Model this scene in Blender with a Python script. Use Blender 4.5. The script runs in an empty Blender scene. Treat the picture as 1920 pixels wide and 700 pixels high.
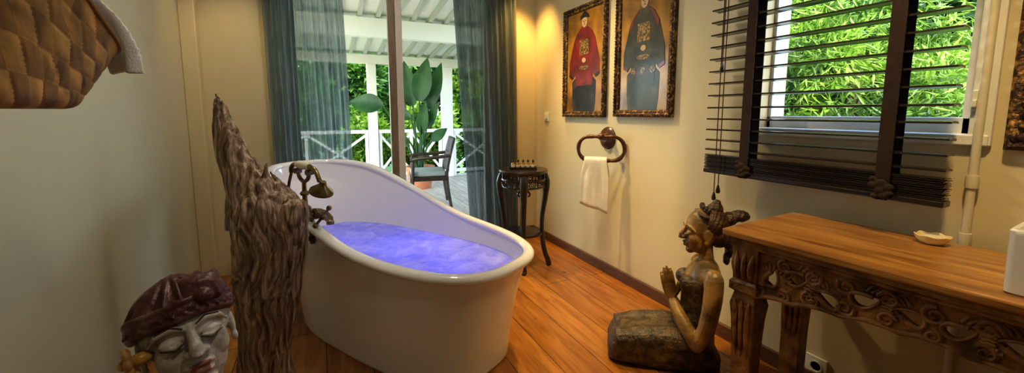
import bpy, bmesh, math, random
from mathutils import Vector, Matrix, noise
random.seed(7)
S = bpy.context.scene
COL = S.collection
PI = math.pi
sin, cos = math.sin, math.cos
# ------------------------------------------------------------------ camera model
F = 760.0; YP = 299.0; TH = math.radians(25.3); PIT = math.atan(87 / 760)
cp, sp, ct, st = cos(PIT), sin(PIT), cos(TH), sin(TH)
H = 1.2
EYE = Vector((0, 0, H))
def ray(px, py):
    u = (px - 960) / F; v = (py - YP) / F
    d = cp - v * sp
    return Vector((d * st + u * ct, d * ct - u * st, -(sp + v * cp))), d
def onX(px, py, X): r, d = ray(px, py); return EYE + r * (X / r.x)
def onY(px, py, Y): r, d = ray(px, py); return EYE + r * (Y / r.y)
def onZ(px, py, z): r, d = ray(px, py); return EYE + r * ((z - H) / r.z)
def atd(px, py, dep): r, d = ray(px, py); return EYE + r * (dep / d)
RIGHT = Vector((ct, -st, 0)); FWD = Vector((st, ct, 0))
cam = bpy.data.cameras.new('camera'); co = bpy.data.objects.new('camera', cam); COL.objects.link(co)
co.location = EYE; co.rotation_euler = (PI / 2 - PIT, 0, -TH)
cam.sensor_fit = 'HORIZONTAL'; cam.sensor_width = 36; cam.lens = F / 1920 * 36
cam.shift_y = -(350 - YP) / 1920; cam.clip_start = .02
S.camera = co
try:
    S.view_settings.view_transform = 'Standard'
    for lk in ('Medium High Contrast', 'Standard - Medium High Contrast'):
        try:
            S.view_settings.look = lk; break
        except Exception: pass
    S.view_settings.exposure = .08
except Exception: pass

# ------------------------------------------------------------------ helpers
W = {}
def thing(name, label, cat, loc=(0, 0, 0), rotz=0, group=None, mtx=None, kind=None):
    o = bpy.data.objects.new(name, None); COL.objects.link(o); o.empty_display_size = .05
    m = mtx if mtx is not None else Matrix.Translation(Vector(loc)) @ Matrix.Rotation(rotz, 4, 'Z')
    o.matrix_world = m; W[o.name] = m
    if label: o['label'] = label
    if cat: o['category'] = cat
    if group: o['group'] = group
    if kind: o['kind'] = kind
    return o
def obj(name, bm, mat, parent=None, local=False, label=None, cat=None, group=None, kind=None, ang=40, recalc=True, bevel=0):
    if isinstance(bm, bmesh.types.BMesh):
        if recalc: bmesh.ops.recalc_face_normals(bm, faces=bm.faces)
        me = bpy.data.meshes.new(name); bm.to_mesh(me); bm.free()
    else: me = bm
    me.materials.clear(); me.materials.append(mat)
    if ang:
        me.polygons.foreach_set('use_smooth', [True] * len(me.polygons))
        try: me.set_sharp_from_angle(angle=math.radians(ang))
        except Exception: pass
    o = bpy.data.objects.new(name, me); COL.objects.link(o)
    if parent:
        if not local: me.transform(W[parent.name].inverted())
        o.parent = parent; W[o.name] = W[parent.name]
    else:
        xs = [v.co for v in me.vertices]
        c = Vector(((min(p.x for p in xs) + max(p.x for p in xs)) / 2, (min(p.y for p in xs) + max(p.y for p in xs)) / 2, min(p.z for p in xs)))
        me.transform(Matrix.Translation(-c)); o.location = c; W[o.name] = Matrix.Translation(c)
    if bevel:
        b = o.modifiers.new('bevel', 'BEVEL'); b.width = bevel; b.segments = 2; b.limit_method = 'ANGLE'
    if label: o['label'] = label
    if cat: o['category'] = cat
    if group: o['group'] = group
    if kind: o['kind'] = kind
    me.update()
    return o
def dup(root, mtx, label=None, group=None):
    r = root.copy(); COL.objects.link(r); r.matrix_world = mtx; W[r.name] = mtx
    if label: r['label'] = label
    if group: r['group'] = group
    for ch in list(root.children):
        c = ch.copy(); COL.objects.link(c); c.parent = r
        for g in list(ch.children):
            d = g.copy(); COL.objects.link(d); d.parent = c
    return r
B = bmesh.new
def box(bm, x0, x1, y0, y1, z0, z1, M=None):
    vs = [Vector((x, y, z)) for x in (x0, x1) for y in (y0, y1) for z in (z0, z1)]
    if M is not None: vs = [M @ v for v in vs]
    v = [bm.verts.new(p) for p in vs]
    for f in ((0, 1, 3, 2), (4, 6, 7, 5), (0, 4, 5, 1), (2, 3, 7, 6), (0, 2, 6, 4), (1, 5, 7, 3)):
        bm.faces.new([v[i] for i in f])
    return bm
def loft(bm, rings, caps=True, cyc=True, closed=False):
    R = [[bm.verts.new(p) for p in r] for r in rings]
    n = len(R[0]); m = len(R)
    for i in range(m if closed else m - 1):
        a = R[i]; b = R[(i + 1) % m]
        for j in range(n if cyc else n - 1):
            k = (j + 1) % n
            bm.faces.new((a[j], a[k], b[k], b[j]))
    if caps and cyc and not closed:
        bm.faces.new(R[0][::-1]); bm.faces.new(R[-1])
    return bm
def tube(bm, pts, r, seg=10, closed=False, flat=1.0, up=None):
    pts = [Vector(p) for p in pts]; n = len(pts)
    rr = r if isinstance(r, (list, tuple)) else [r] * n
    rings = []; nrm = None
    for i, p in enumerate(pts):
        if closed: t = pts[(i + 1) % n] - pts[i - 1]
        else: t = pts[min(i + 1, n - 1)] - pts[max(i - 1, 0)]
        t.normalize()
        if up is not None:
            nrm = Vector(up) - t * t.dot(Vector(up))
        elif nrm is None:
            a = Vector((0, 0, 1)) if abs(t.z) < .9 else Vector((1, 0, 0))
            nrm = a - t * t.dot(a)
        else: nrm = nrm - t * t.dot(nrm)
        nrm.normalize(); b = t.cross(nrm)
        rings.append([p + (nrm * cos(2 * PI * j / seg) + b * sin(2 * PI * j / seg) * flat) * rr[i] for j in range(seg)])
    return loft(bm, rings, True, True, closed)
def lathe(bm, prof, seg=28, c=(0, 0, 0), M=None):
    c = Vector(c); rings = []
    for r, z in prof:
        r = max(r, .0004)
        ring = [Vector((r * cos(2 * PI * j / seg), r * sin(2 * PI * j / seg), z)) for j in range(seg)]
        rings.append([(M @ p if M is not None else p) + c for p in ring])
    return loft(bm, rings)
def ell(bm, c, r, M=None, seg=20, rings=12):
    m = Matrix.Translation(Vector(c)) @ Matrix.Diagonal((r[0], r[1], r[2], 1))
    if M is not None: m = M @ m
    bmesh.ops.create_uvsphere(bm, u_segments=seg, v_segments=rings, radius=1, matrix=m)
    return bm
def bar(bm, p0, p1, w, h, up=(0, 0, 1)):
    p0 = Vector(p0); p1 = Vector(p1); t = (p1 - p0).normalized(); up = Vector(up)
    n = (up - t * t.dot(up)).normalized(); s = t.cross(n)
    v = [bm.verts.new(p + s * a * w / 2 + n * b * h / 2) for p in (p0, p1) for a, b in ((-1, -1), (1, -1), (1, 1), (-1, 1))]
    for f in ((0, 1, 2, 3), (7, 6, 5, 4), (0, 4, 5, 1), (1, 5, 6, 2), (2, 6, 7, 3), (3, 7, 4, 0)):
        bm.faces.new([v[i] for i in f])
    return bm
def cr(pts, n=8, closed=False):
    pts = [Vector(p) for p in pts]; out = []; m = len(pts)
    for i in range(m if closed else m - 1):
        g = lambda k: pts[k % m] if closed else pts[max(0, min(m - 1, k))]
        a, b, c, d = g(i - 1), g(i), g(i + 1), g(i + 2)
        for k in range(n):
            t = k / n
            out.append(.5 * ((2 * b) + (c - a) * t + (2 * a - 5 * b + 4 * c - d) * t * t + (3 * b - a - 3 * c + d) * t ** 3))
    if not closed: out.append(pts[-1])
    return out
def lin(vals, t):
    x = t * (len(vals) - 1); i = min(int(x), len(vals) - 2); f = x - i
    return vals[i] * (1 - f) + vals[i + 1] * f
def ss(a, b, x):
    t = max(0, min(1, (x - a) / (b - a))); return t * t * (3 - 2 * t)
def evalmesh(o):
    dg = bpy.context.evaluated_depsgraph_get(); dg.update()
    me = bpy.data.meshes.new_from_object(o.evaluated_get(dg))
    d = o.data; bpy.data.objects.remove(o)
    return me
def fuse(bm, voxel, smooth=2, fac=.5):
    bmesh.ops.recalc_face_normals(bm, faces=bm.faces)
    me = bpy.data.meshes.new('tmp'); bm.to_mesh(me); bm.free()
    o = bpy.data.objects.new('tmp', me); COL.objects.link(o)
    r = o.modifiers.new('r', 'REMESH'); r.mode = 'VOXEL'; r.voxel_size = voxel
    if smooth:
        s = o.modifiers.new('s', 'SMOOTH'); s.iterations = smooth; s.factor = fac
    m = evalmesh(o); b = bmesh.new(); b.from_mesh(m); bpy.data.meshes.remove(m)
    return b
def curve2d(outer, holes, thick, bev=.002):
    cu = bpy.data.curves.new('tmp', 'CURVE'); cu.dimensions = '2D'; cu.fill_mode = 'BOTH'
    cu.extrude = thick / 2; cu.bevel_depth = bev; cu.bevel_resolution = 1
    for pl in [outer] + holes:
        s = cu.splines.new('POLY'); s.points.add(len(pl) - 1); s.use_cyclic_u = True
        for q, p in zip(s.points, pl): q.co = (p[0], p[1], 0, 1)
    o = bpy.data.objects.new('tmp', cu); COL.objects.link(o)
    m = evalmesh(o); b = bmesh.new(); b.from_mesh(m); bpy.data.meshes.remove(m)
    bmesh.ops.remove_doubles(b, verts=b.verts, dist=1e-5)
    return b

# ------------------------------------------------------------------ materials
def base(name):
    m = bpy.data.materials.new(name); m.use_nodes = True
    n = m.node_tree.nodes; l = m.node_tree.links
    return m, n, l, n['Principled BSDF']
def setin(b, k, v):
    if k in b.inputs: b.inputs[k].default_value = v
def c4(c): return (c[0], c[1], c[2], 1)
def mat(name, c1, c2=None, rough=.5, metal=0, scale=6, stretch=(1, 1, 1), bump=0, bscale=None, detail=6, coat=0, rng=(.35, .65), spec=.5, bstretch=None, dist=0, bdist=.01):
    m, n, l, b = base(name)
    setin(b, 'Base Color', c4(c1)); setin(b, 'Roughness', rough); setin(b, 'Metallic', metal)
    setin(b, 'Coat Weight', coat); setin(b, 'Specular IOR Level', spec); setin(b, 'Coat Roughness', .1)
    tc = n.new('ShaderNodeTexCoord'); mp = n.new('ShaderNodeMapping'); mp.inputs['Scale'].default_value = stretch
    l.new(tc.outputs['Object'], mp.inputs['Vector'])
    if c2:
        t = n.new('ShaderNodeTexNoise'); t.inputs['Scale'].default_value = scale; t.inputs['Detail'].default_value = detail
        t.inputs['Distortion'].default_value = dist
        l.new(mp.outputs['Vector'], t.inputs['Vector'])
        r = n.new('ShaderNodeValToRGB'); e = r.color_ramp.elements
        e[0].position = rng[0]; e[1].position = rng[1]; e[0].color = c4(c1); e[1].color = c4(c2)
        l.new(t.outputs['Fac'], r.inputs['Fac']); l.new(r.outputs['Color'], b.inputs['Base Color'])
    if bump:
        t = n.new('ShaderNodeTexNoise'); t.inputs['Scale'].default_value = bscale or scale * 3; t.inputs['Detail'].default_value = 6
        if bstretch:
            mp2 = n.new('ShaderNodeMapping'); mp2.inputs['Scale'].default_value = bstretch
            l.new(tc.outputs['Object'], mp2.inputs['Vector']); l.new(mp2.outputs['Vector'], t.inputs['Vector'])
        else: l.new(mp.outputs['Vector'], t.inputs['Vector'])
        bp = n.new('ShaderNodeBump'); bp.inputs['Strength'].default_value = bump; bp.inputs['Distance'].default_value = bdist
        l.new(t.outputs['Fac'], bp.inputs['Height']); l.new(bp.outputs['Normal'], b.inputs['Normal'])
    return m
def planks(name, cA, cB, mortar, length, width, rot, rough=.35, grain=.5, coat=.2):
    m, n, l, b = base(name)
    tc = n.new('ShaderNodeTexCoord'); mp = n.new('ShaderNodeMapping'); mp.inputs['Rotation'].default_value = (0, 0, rot)
    l.new(tc.outputs['Object'], mp.inputs['Vector'])
    br = n.new('ShaderNodeTexBrick'); br.inputs['Scale'].default_value = 1
    br.inputs['Brick Width'].default_value = length; br.inputs['Row Height'].default_value = width
    br.inputs['Mortar Size'].default_value = .0022; br.inputs['Mortar Smooth'].default_value = .3
    br.inputs['Color1'].default_value = c4(cA); br.inputs['Color2'].default_value = c4(cB); br.inputs['Mortar'].default_value = c4(mortar)
    l.new(mp.outputs['Vector'], br.inputs['Vector'])
    mp2 = n.new('ShaderNodeMapping'); mp2.inputs['Scale'].default_value = (1.0, 9, 1)
    l.new(mp.outputs['Vector'], mp2.inputs['Vector'])
    t = n.new('ShaderNodeTexNoise'); t.inputs['Scale'].default_value = 3.0; t.inputs['Detail'].default_value = 8; t.inputs['Distortion'].default_value = .8
    l.new(mp2.outputs['Vector'], t.inputs['Vector'])
    r = n.new('ShaderNodeValToRGB'); e = r.color_ramp.elements
    e[0].position = .3; e[1].position = .68; e[0].color = (grain, grain * .85, grain * .7, 1); e[1].color = (1.15, 1.1, 1.0, 1)
    l.new(t.outputs['Fac'], r.inputs['Fac'])
    v = n.new('ShaderNodeTexVoronoi'); v.inputs['Scale'].default_value = 3.2
    l.new(mp.outputs['Vector'], v.inputs['Vector'])
    r2 = n.new('ShaderNodeValToRGB'); e = r2.color_ramp.elements
    e[0].position = .03; e[1].position = .09; e[0].color = (.35, .25, .2, 1); e[1].color = (1, 1, 1, 1)
    l.new(v.outputs['Distance'], r2.inputs['Fac'])
    mx = n.new('ShaderNodeMixRGB'); mx.blend_type = 'MULTIPLY'; mx.inputs['Fac'].default_value = 1
    l.new(br.outputs['Color'], mx.inputs['Color1']); l.new(r.outputs['Color'], mx.inputs['Color2'])
    mx2 = n.new('ShaderNodeMixRGB'); mx2.blend_type = 'MULTIPLY'; mx2.inputs['Fac'].default_value = .8
    l.new(mx.outputs['Color'], mx2.inputs['Color1']); l.new(r2.outputs['Color'], mx2.inputs['Color2'])
    l.new(mx2.outputs['Color'], b.inputs['Base Color'])
    bp = n.new('ShaderNodeBump'); bp.inputs['Strength'].default_value = .25; bp.inputs['Distance'].default_value = .004; bp.invert = True
    l.new(br.outputs['Fac'], bp.inputs['Height']); l.new(bp.outputs['Normal'], b.inputs['Normal'])
    setin(b, 'Roughness', rough); setin(b, 'Coat Weight', coat); setin(b, 'Coat Roughness', .2)
    return m
def leafmat(name, c1, c2, scale=2.0, trans=.35):
    m, n, l, b = base(name); out = n['Material Output']
    tc = n.new('ShaderNodeTexCoord'); t = n.new('ShaderNodeTexNoise'); t.inputs['Scale'].default_value = scale; t.inputs['Detail'].default_value = 8
    l.new(tc.outputs['Object'], t.inputs['Vector'])
    r = n.new('ShaderNodeValToRGB'); e = r.color_ramp.elements
    e[0].position = .36; e[1].position = .64; e[0].color = c4(c1); e[1].color = c4(c2)
    l.new(t.outputs['Fac'], r.inputs['Fac']); l.new(r.outputs['Color'], b.inputs['Base Color']); setin(b, 'Roughness', .5)
    tr = n.new('ShaderNodeBsdfTranslucent'); l.new(r.outputs['Color'], tr.inputs['Color'])
    mx = n.new('ShaderNodeMixShader'); mx.inputs['Fac'].default_value = trans
    l.new(b.outputs[0], mx.inputs[1]); l.new(tr.outputs[0], mx.inputs[2]); l.new(mx.outputs[0], out.inputs['Surface'])
    return m
def fabric(name, c1, c2, transp, translu):
    m, n, l, b = base(name); out = n['Material Output']
    tc = n.new('ShaderNodeTexCoord'); mp = n.new('ShaderNodeMapping'); mp.inputs['Scale'].default_value = (60, 60, 1.5)
    l.new(tc.outputs['Object'], mp.inputs['Vector'])
    t = n.new('ShaderNodeTexNoise'); t.inputs['Scale'].default_value = 3; t.inputs['Detail'].default_value = 5
    l.new(mp.outputs['Vector'], t.inputs['Vector'])
    r = n.new('ShaderNodeValToRGB'); e = r.color_ramp.elements
    e[0].position = .3; e[1].position = .7; e[0].color = c4(c1); e[1].color = c4(c2)
    l.new(t.outputs['Fac'], r.inputs['Fac']); l.new(r.outputs['Color'], b.inputs['Base Color']); setin(b, 'Roughness', .9); setin(b, 'Specular IOR Level', .1)
    tr = n.new('ShaderNodeBsdfTranslucent'); l.new(r.outputs['Color'], tr.inputs['Color'])
    mx = n.new('ShaderNodeMixShader'); mx.inputs['Fac'].default_value = translu
    l.new(b.outputs[0], mx.inputs[1]); l.new(tr.outputs[0], mx.inputs[2])
    tp = n.new('ShaderNodeBsdfTransparent')
    mx2 = n.new('ShaderNodeMixShader'); mx2.inputs['Fac'].default_value = transp
    l.new(mx.outputs[0], mx2.inputs[1]); l.new(tp.outputs[0], mx2.inputs[2]); l.new(mx2.outputs[0], out.inputs['Surface'])
    return m
def glassmat(name):
    m, n, l, b = base(name); out = n['Material Output']; n.remove(b)
    tp = n.new('ShaderNodeBsdfTransparent'); tp.inputs['Color'].default_value = (.96, .98, .97, 1)
    l.new(tp.outputs[0], out.inputs['Surface'])
    return m
def watermat():
    m, n, l, b = base('bath_water_surface'); out = n['Material Output']
    tc = n.new('ShaderNodeTexCoord'); t = n.new('ShaderNodeTexNoise'); t.inputs['Scale'].default_value = 9; t.inputs['Detail'].default_value = 10; t.inputs['Roughness'].default_value = .70
    t.inputs['Distortion'].default_value = .6
    l.new(tc.outputs['Object'], t.inputs['Vector'])
    r = n.new('ShaderNodeValToRGB'); e = r.color_ramp.elements
    e[0].position = .40; e[1].position = .72; e[0].color = (.41, .44, .87, 1); e[1].color = (.80, .83, .98, 1)
    l.new(t.outputs['Fac'], r.inputs['Fac']); l.new(r.outputs['Color'], b.inputs['Base Color']); setin(b, 'Roughness', .20)
    bp = n.new('ShaderNodeBump'); bp.inputs['Strength'].default_value = .7; bp.inputs['Distance'].default_value = .015
    t2 = n.new('ShaderNodeTexNoise'); t2.inputs['Scale'].default_value = 30; t2.inputs['Detail'].default_value = 8
    l.new(tc.outputs['Object'], t2.inputs['Vector']); l.new(t2.outputs['Fac'], bp.inputs['Height']); l.new(bp.outputs['Normal'], b.inputs['Normal'])
    tr = n.new('ShaderNodeBsdfTranslucent'); l.new(r.outputs['Color'], tr.inputs['Color'])
    mx = n.new('ShaderNodeMixShader'); mx.inputs['Fac'].default_value = .52
    l.new(b.outputs[0], mx.inputs[1]); l.new(tr.outputs[0], mx.inputs[2]); l.new(mx.outputs[0], out.inputs['Surface'])
    return m
def basketmat():
    m, n, l, b = base('woven_palm_strip')
    tc = n.new('ShaderNodeTexCoord'); ch = n.new('ShaderNodeTexChecker'); ch.inputs['Scale'].default_value = 1
    ch.inputs['Color1'].default_value = (.43, .25, .085, 1); ch.inputs['Color2'].default_value = (.27, .145, .046, 1)
    l.new(tc.outputs['UV'], ch.inputs['Vector'])
    t = n.new('ShaderNodeTexNoise'); t.inputs['Scale'].default_value = .9; t.inputs['Detail'].default_value = 7
    l.new(tc.outputs['UV'], t.inputs['Vector'])
    r = n.new('ShaderNodeValToRGB'); e = r.color_ramp.elements
    e[0].position = .35; e[1].position = .65; e[0].color = (.5, .46, .4, 1); e[1].color = (1.3, 1.2, 1.05, 1)
    l.new(t.outputs['Fac'], r.inputs['Fac'])
    mx = n.new('ShaderNodeMixRGB'); mx.blend_type = 'MULTIPLY'; mx.inputs['Fac'].default_value = 1
    l.new(ch.outputs['Color'], mx.inputs['Color1']); l.new(r.outputs['Color'], mx.inputs['Color2']); l.new(mx.outputs['Color'], b.inputs['Base Color'])
    setin(b, 'Roughness', .5); setin(b, 'Specular IOR Level', .35)
    return m
def driftmat():
    m, n, l, b = base('weathered_driftwood'); setin(b, 'Roughness', .65)
    tc = n.new('ShaderNodeTexCoord')
    wn = n.new('ShaderNodeTexNoise'); wn.inputs['Scale'].default_value = 2.2; wn.inputs['Detail'].default_value = 2
    l.new(tc.outputs['Object'], wn.inputs['Vector'])
    sc = n.new('ShaderNodeVectorMath'); sc.operation = 'SCALE'; sc.inputs['Scale'].default_value = .22
    l.new(wn.outputs['Color'], sc.inputs[0])
    ad = n.new('ShaderNodeVectorMath'); ad.operation = 'ADD'; l.new(tc.outputs['Object'], ad.inputs[0]); l.new(sc.outputs[0], ad.inputs[1])
    mp = n.new('ShaderNodeMapping'); mp.inputs['Scale'].default_value = (7, 7, .4); l.new(ad.outputs[0], mp.inputs['Vector'])
    t = n.new('ShaderNodeTexNoise'); t.inputs['Scale'].default_value = 8; t.inputs['Detail'].default_value = 10; t.inputs['Roughness'].default_value = .60
    l.new(mp.outputs['Vector'], t.inputs['Vector'])
    r = n.new('ShaderNodeValToRGB'); e = r.color_ramp.elements
    e[0].position = .34; e[1].position = .66; e[0].color = (.050, .031, .021, 1); e[1].color = (.56, .43, .32, 1)
    x = e.new(.50); x.color = (.26, .17, .11, 1)
    l.new(t.outputs['Fac'], r.inputs['Fac']); l.new(r.outputs['Color'], b.inputs['Base Color'])
    bp = n.new('ShaderNodeBump'); bp.inputs['Strength'].default_value = .9; bp.inputs['Distance'].default_value = .010
    l.new(t.outputs['Fac'], bp.inputs['Height']); l.new(bp.outputs['Normal'], b.inputs['Normal'])
    return m

M_wall = mat('cream_plaster', (.58, .55, .42), (.61, .575, .44), rough=.5, scale=2, bump=.06, bscale=60)
M_wallr = mat('cream_plaster_satin', (.64, .57, .38), (.67, .595, .40), rough=.45, scale=2, bump=.05, bscale=50)
M_white = mat('white_paint', (.78, .77, .74), rough=.35)
M_floor = planks('oiled_pine_boards', (.44, .20, .046), (.33, .138, .029), (.045, .015, .005), 2.4, .20, PI / 2, rough=.22, grain=.62)
M_base = mat('dark_skirting_wood', (.09, .04, .018), (.15, .07, .03), rough=.4, scale=8, stretch=(6, 1, 6))
M_enamel = mat('white_enamel', (.88, .875, .865), rough=.08, coat=.6)
M_brass = mat('aged_brass', (.15, .105, .05), (.30, .22, .11), rough=.3, metal=1, scale=20)
M_porc = mat('cream_porcelain', (.8, .74, .6), rough=.15)
M_water = watermat()
M_drift = driftmat()
M_black = mat('black_lacquer', (.012, .009, .008), (.03, .02, .015), rough=.28, scale=10, coat=.3)
M_ring = mat('turned_dark_wood', (.070, .024, .009), (.12, .045, .017), rough=.3, scale=12, coat=.3)
M_towel = mat('white_terry', (.88, .87, .84), (.82, .81, .78), rough=.95, scale=30, bump=.25, bscale=220)
M_blind = mat('dark_slat_wood', (.018, .012, .009), (.028, .018, .013), rough=.22, scale=8, coat=.4)
M_tape = mat('brown_cotton_tape', (.024, .012, .009), (.036, .019, .013), rough=.9, scale=40, bump=.3, bscale=300)
M_cream = mat('cream_alabaster', (.82, .70, .40), (.74, .60, .30), rough=.25, scale=14)
M_ceram = mat('white_ceramic', (.82, .82, .80), rough=.1, coat=.5)
M_tablewood = mat('waxed_teak', (.20, .082, .018), (.48, .245, .066), rough=.28, scale=3.5, stretch=(7, .8, 7), coat=.2, bump=.15, bscale=8, bstretch=(12, 1, 12), dist=1.0, rng=(.32, .66))
M_carve = mat('carved_teak', (.085, .035, .010), (.36, .18, .055), rough=.38, scale=18, bump=.6, bscale=45, rng=(.34, .68))
M_statue = mat('bronze_green_wood', (.12, .076, .028), (.46, .275, .085), rough=.36, scale=11, bump=.3, bscale=45, rng=(.36, .68))
M_statdark = mat('dark_carved_wood', (.034, .022, .011), (.15, .096, .036), rough=.38, scale=30, bump=.6, bscale=90, rng=(.42, .7))
M_hair = mat('reddish_black_hair_wood', (.024, .014, .010), (.10, .05, .028), rough=.36, scale=10, stretch=(1, 1, 3), bump=.6, bscale=26, bstretch=(1, 1, 5))
M_stone = mat('whitewashed_carved_wood', (.56, .52, .47), (.18, .135, .10), rough=.5, scale=14, bump=.4, bscale=40, rng=(.50, .74), detail=9)
M_paintline = mat('dark_painted_line', (.03, .018, .014), (.08, .045, .035), rough=.5, scale=20)
M_lip = mat('faded_lip_paint', (.22, .06, .045), (.34, .16, .12), rough=.5, scale=20)
M_turban = mat('worn_maroon_paint', (.085, .026, .024), (.34, .22, .19), rough=.34, scale=12, bump=.6, bscale=36, rng=(.5, .80), detail=9)
M_flower = mat('gilt_flower', (.36, .19, .05), (.62, .38, .10), rough=.35, scale=30)
M_gframe = mat('gilt_dark_frame', (.045, .022, .012), (.42, .22, .05), rough=.4, scale=55, bump=.6, bscale=90, rng=(.50, .64), metal=.2)
M_canvas = mat('gold_painted_ground', (.44, .225, .03), (.13, .06, .013), rough=.25, scale=5, detail=10, coat=.5, rng=(.38, .68))
M_red = mat('painted_red', (.25, .017, .012), (.075, .010, .009), rough=.3, scale=9, coat=.5, detail=9)
M_navy = mat('painted_ink_black', (.013, .011, .010), (.070, .045, .022), rough=.35, scale=12, coat=.3, detail=9, rng=(.48, .78))
M_face = mat('painted_face', (.46, .32, .20), rough=.5)
M_gold = mat('painted_gold_motif', (.34, .19, .04), (.03, .02, .015), rough=.4, scale=60, rng=(.40, .56), coat=.4)
M_plastic = mat('white_plastic', (.75, .74, .70), rough=.35)
M_pipe = mat('painted_pipe', (.70, .64, .50), rough=.4)
M_glass = glassmat('window_glass')
M_curtL = fabric('blue_linen', (.16, .235, .27), (.44, .55, .60), .17, .60)
M_curtR = fabric('slate_linen', (.10, .135, .150), (.25, .305, .33), .12, .52)
M_basket = basketmat()
M_deck = planks('grey_deck_boards', (.52, .48, .43), (.46, .42, .38), (.10, .09, .08), 3, .12, PI / 2, rough=.6, grain=.75, coat=0)
M_roof = mat('white_roof_board', (.84, .84, .80), rough=.6)
M_rafter = mat('pale_rafter_paint', (.50, .51, .46), rough=.6)
M_lawn = mat('lawn', (.06, .14, .03), (.12, .22, .05), rough=.9, scale=5, bump=.6, bscale=60)
M_terra = mat('terracotta', (.36, .13, .05), (.44, .17, .07), rough=.7, scale=8)
M_soil = mat('soil', (.03, .02, .012), rough=1, bump=.6, bscale=60)
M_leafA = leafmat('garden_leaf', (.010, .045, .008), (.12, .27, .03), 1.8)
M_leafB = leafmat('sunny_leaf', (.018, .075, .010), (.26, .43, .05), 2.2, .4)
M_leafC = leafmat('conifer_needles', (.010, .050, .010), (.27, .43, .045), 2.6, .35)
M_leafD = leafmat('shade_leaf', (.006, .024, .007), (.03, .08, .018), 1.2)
M_paddle = leafmat('paddle_leaf', (.008, .04, .010), (.03, .11, .025), 3, .2)
M_bark = mat('bark', (.06, .04, .025), (.13, .09, .06), rough=.9, scale=10, bump=.7)
M_chair = mat('dark_cane', (.020, .011, .007), (.045, .023, .012), rough=.5, scale=20)
M_cush = mat('grey_cushion', (.30, .33, .29), rough=.9)
M_bottle = mat('amber_bottle', (.40, .19, .04), (.28, .12, .02), rough=.1, scale=20, coat=.5)
M_cap = mat('bottle_cap', (.03, .02, .015), rough=.3)
M_label = mat('bottle_label', (.7, .66, .55), rough=.7)
M_doorw = mat('door_timber', (.22, .165, .12), (.30, .23, .17), rough=.4, scale=6, stretch=(8, 8, 1))
M_jamb = mat('lamplit_jamb', (.62, .40, .18), (.70, .48, .24), rough=.5, scale=6, stretch=(8, 8, 1))  # warm orange of lamplight on the jamb is put into this colour
M_mirror = mat('mirror_glass', (.7, .7, .68), rough=.03, metal=1)

# ------------------------------------------------------------------ room shell
XL, XR, YB, YF, ZC = -.81, 1.91, 3.52, -1.0, 2.6
def struct(name, bm, m, label, cat='wall', **k): return obj(name, bm, m, None, label=label, cat=cat, kind='structure', **k)
b = B(); box(b, XL - .2, XR + .25, YF - .2, YB + .02, -.1, 0); struct('floor', b, M_floor, 'orange oiled pine plank floor of the bathroom', 'floor', ang=0)
b = B(); box(b, XL - .2, XR + .25, YF - .2, YB + .18, ZC, ZC + .12); struct('ceiling', b, M_white, 'white ceiling above the bathroom', 'ceiling', ang=0)
b = B(); box(b, XL - .2, XL, YF - .2, YB + .18, 0, ZC); struct('wall_left', b, M_wall, 'cream wall on the left behind the driftwood and basket', ang=0)
b = B(); box(b, XL, XR, YF - .2, YF, 0, ZC); struct('wall_front', b, M_wall, 'cream wall behind the viewer', ang=0)
DX0, DX1, DZ = -.25, 1.52, 2.38
b = B(); box(b, XL, DX0, YB, YB + .18, 0, ZC); box(b, DX1, XR + .25, YB, YB + .18, 0, ZC); box(b, DX0, DX1, YB, YB + .18, DZ, ZC)
struct('wall_back', b, M_wallr, 'cream back wall around the veranda door', ang=0)
WY0, WY1, WZ0, WZ1 = .56, 1.30, 1.125, 2.25
b = B(); box(b, XR, XR + .25, YF - .2, WY0, 0, ZC); box(b, XR, XR + .25, WY1, YB, 0, ZC); box(b, XR, XR + .25, WY0, WY1, 0, WZ0); box(b, XR, XR + .25, WY0, WY1, WZ1, ZC)
struct('wall_right', b, M_wallr, 'cream right wall with portraits and window', ang=0)
b = B(); box(b, XR - .018, XR, YF, YB, 0, .075); struct('baseboard_right', b, M_base, 'dark wooden skirting along the right wall', 'skirting', bevel=.004, ang=0)
b = B(); box(b, XL, XL + .018, YF, YB, 0, .075); struct('baseboard_left', b, M_base, 'dark wooden skirting along the left wall', 'skirting', bevel=.004, ang=0)
b = B(); box(b, DX1 + .0, XR - .018, YB - .018, YB, 0, .075); struct('baseboard_back', b, M_base, 'dark wooden skirting right of the veranda door', 'skirting', bevel=.004, ang=0)
b = B(); box(b, XL, XL + .09, YB - .09, YB, 0, ZC); struct('trim_1', b, M_wallr, 'boxed cream pipe casing in the far left corner', 'trim', bevel=.006, ang=0)

# window
wn = thing('window_1', 'white framed garden window behind the wooden blind', 'window', (XR, (WY0 + WY1) / 2, WZ0), kind='structure')
b = B()
for a in ((WY0, WY0 + .05, WZ0, WZ1), (WY1 - .03, WY1, WZ0, WZ1), (WY0, WY1, WZ0, WZ0 + .06), (WY0, WY1, WZ1 - .06, WZ1)): box(b, XR + .10, XR + .16, *a)
obj('window_frame', b, M_white, wn, bevel=.004, ang=0)
b = B(); box(b, XR + .125, XR + .13, WY0 + .04, WY1 - .02, WZ0 + .05, WZ1 - .05); obj('pane', b, M_glass, wn, ang=0)
b = B(); box(b, XR - .02, XR + .12, WY0 - .05, WY1 + .03, WZ0 - .03, WZ0 + .005); obj('window_sill', b, M_white, wn, bevel=.004, ang=0)
b = B(); box(b, XR - .015, XR, WY0 - .055, WY0 - .002, WZ0 - .03, WZ1 + .05); box(b, XR - .015, XR, WY0 - .055, WY1 + .05, WZ1, WZ1 + .05)
obj('casing', b, M_white, wn, bevel=.004, ang=0)
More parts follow.
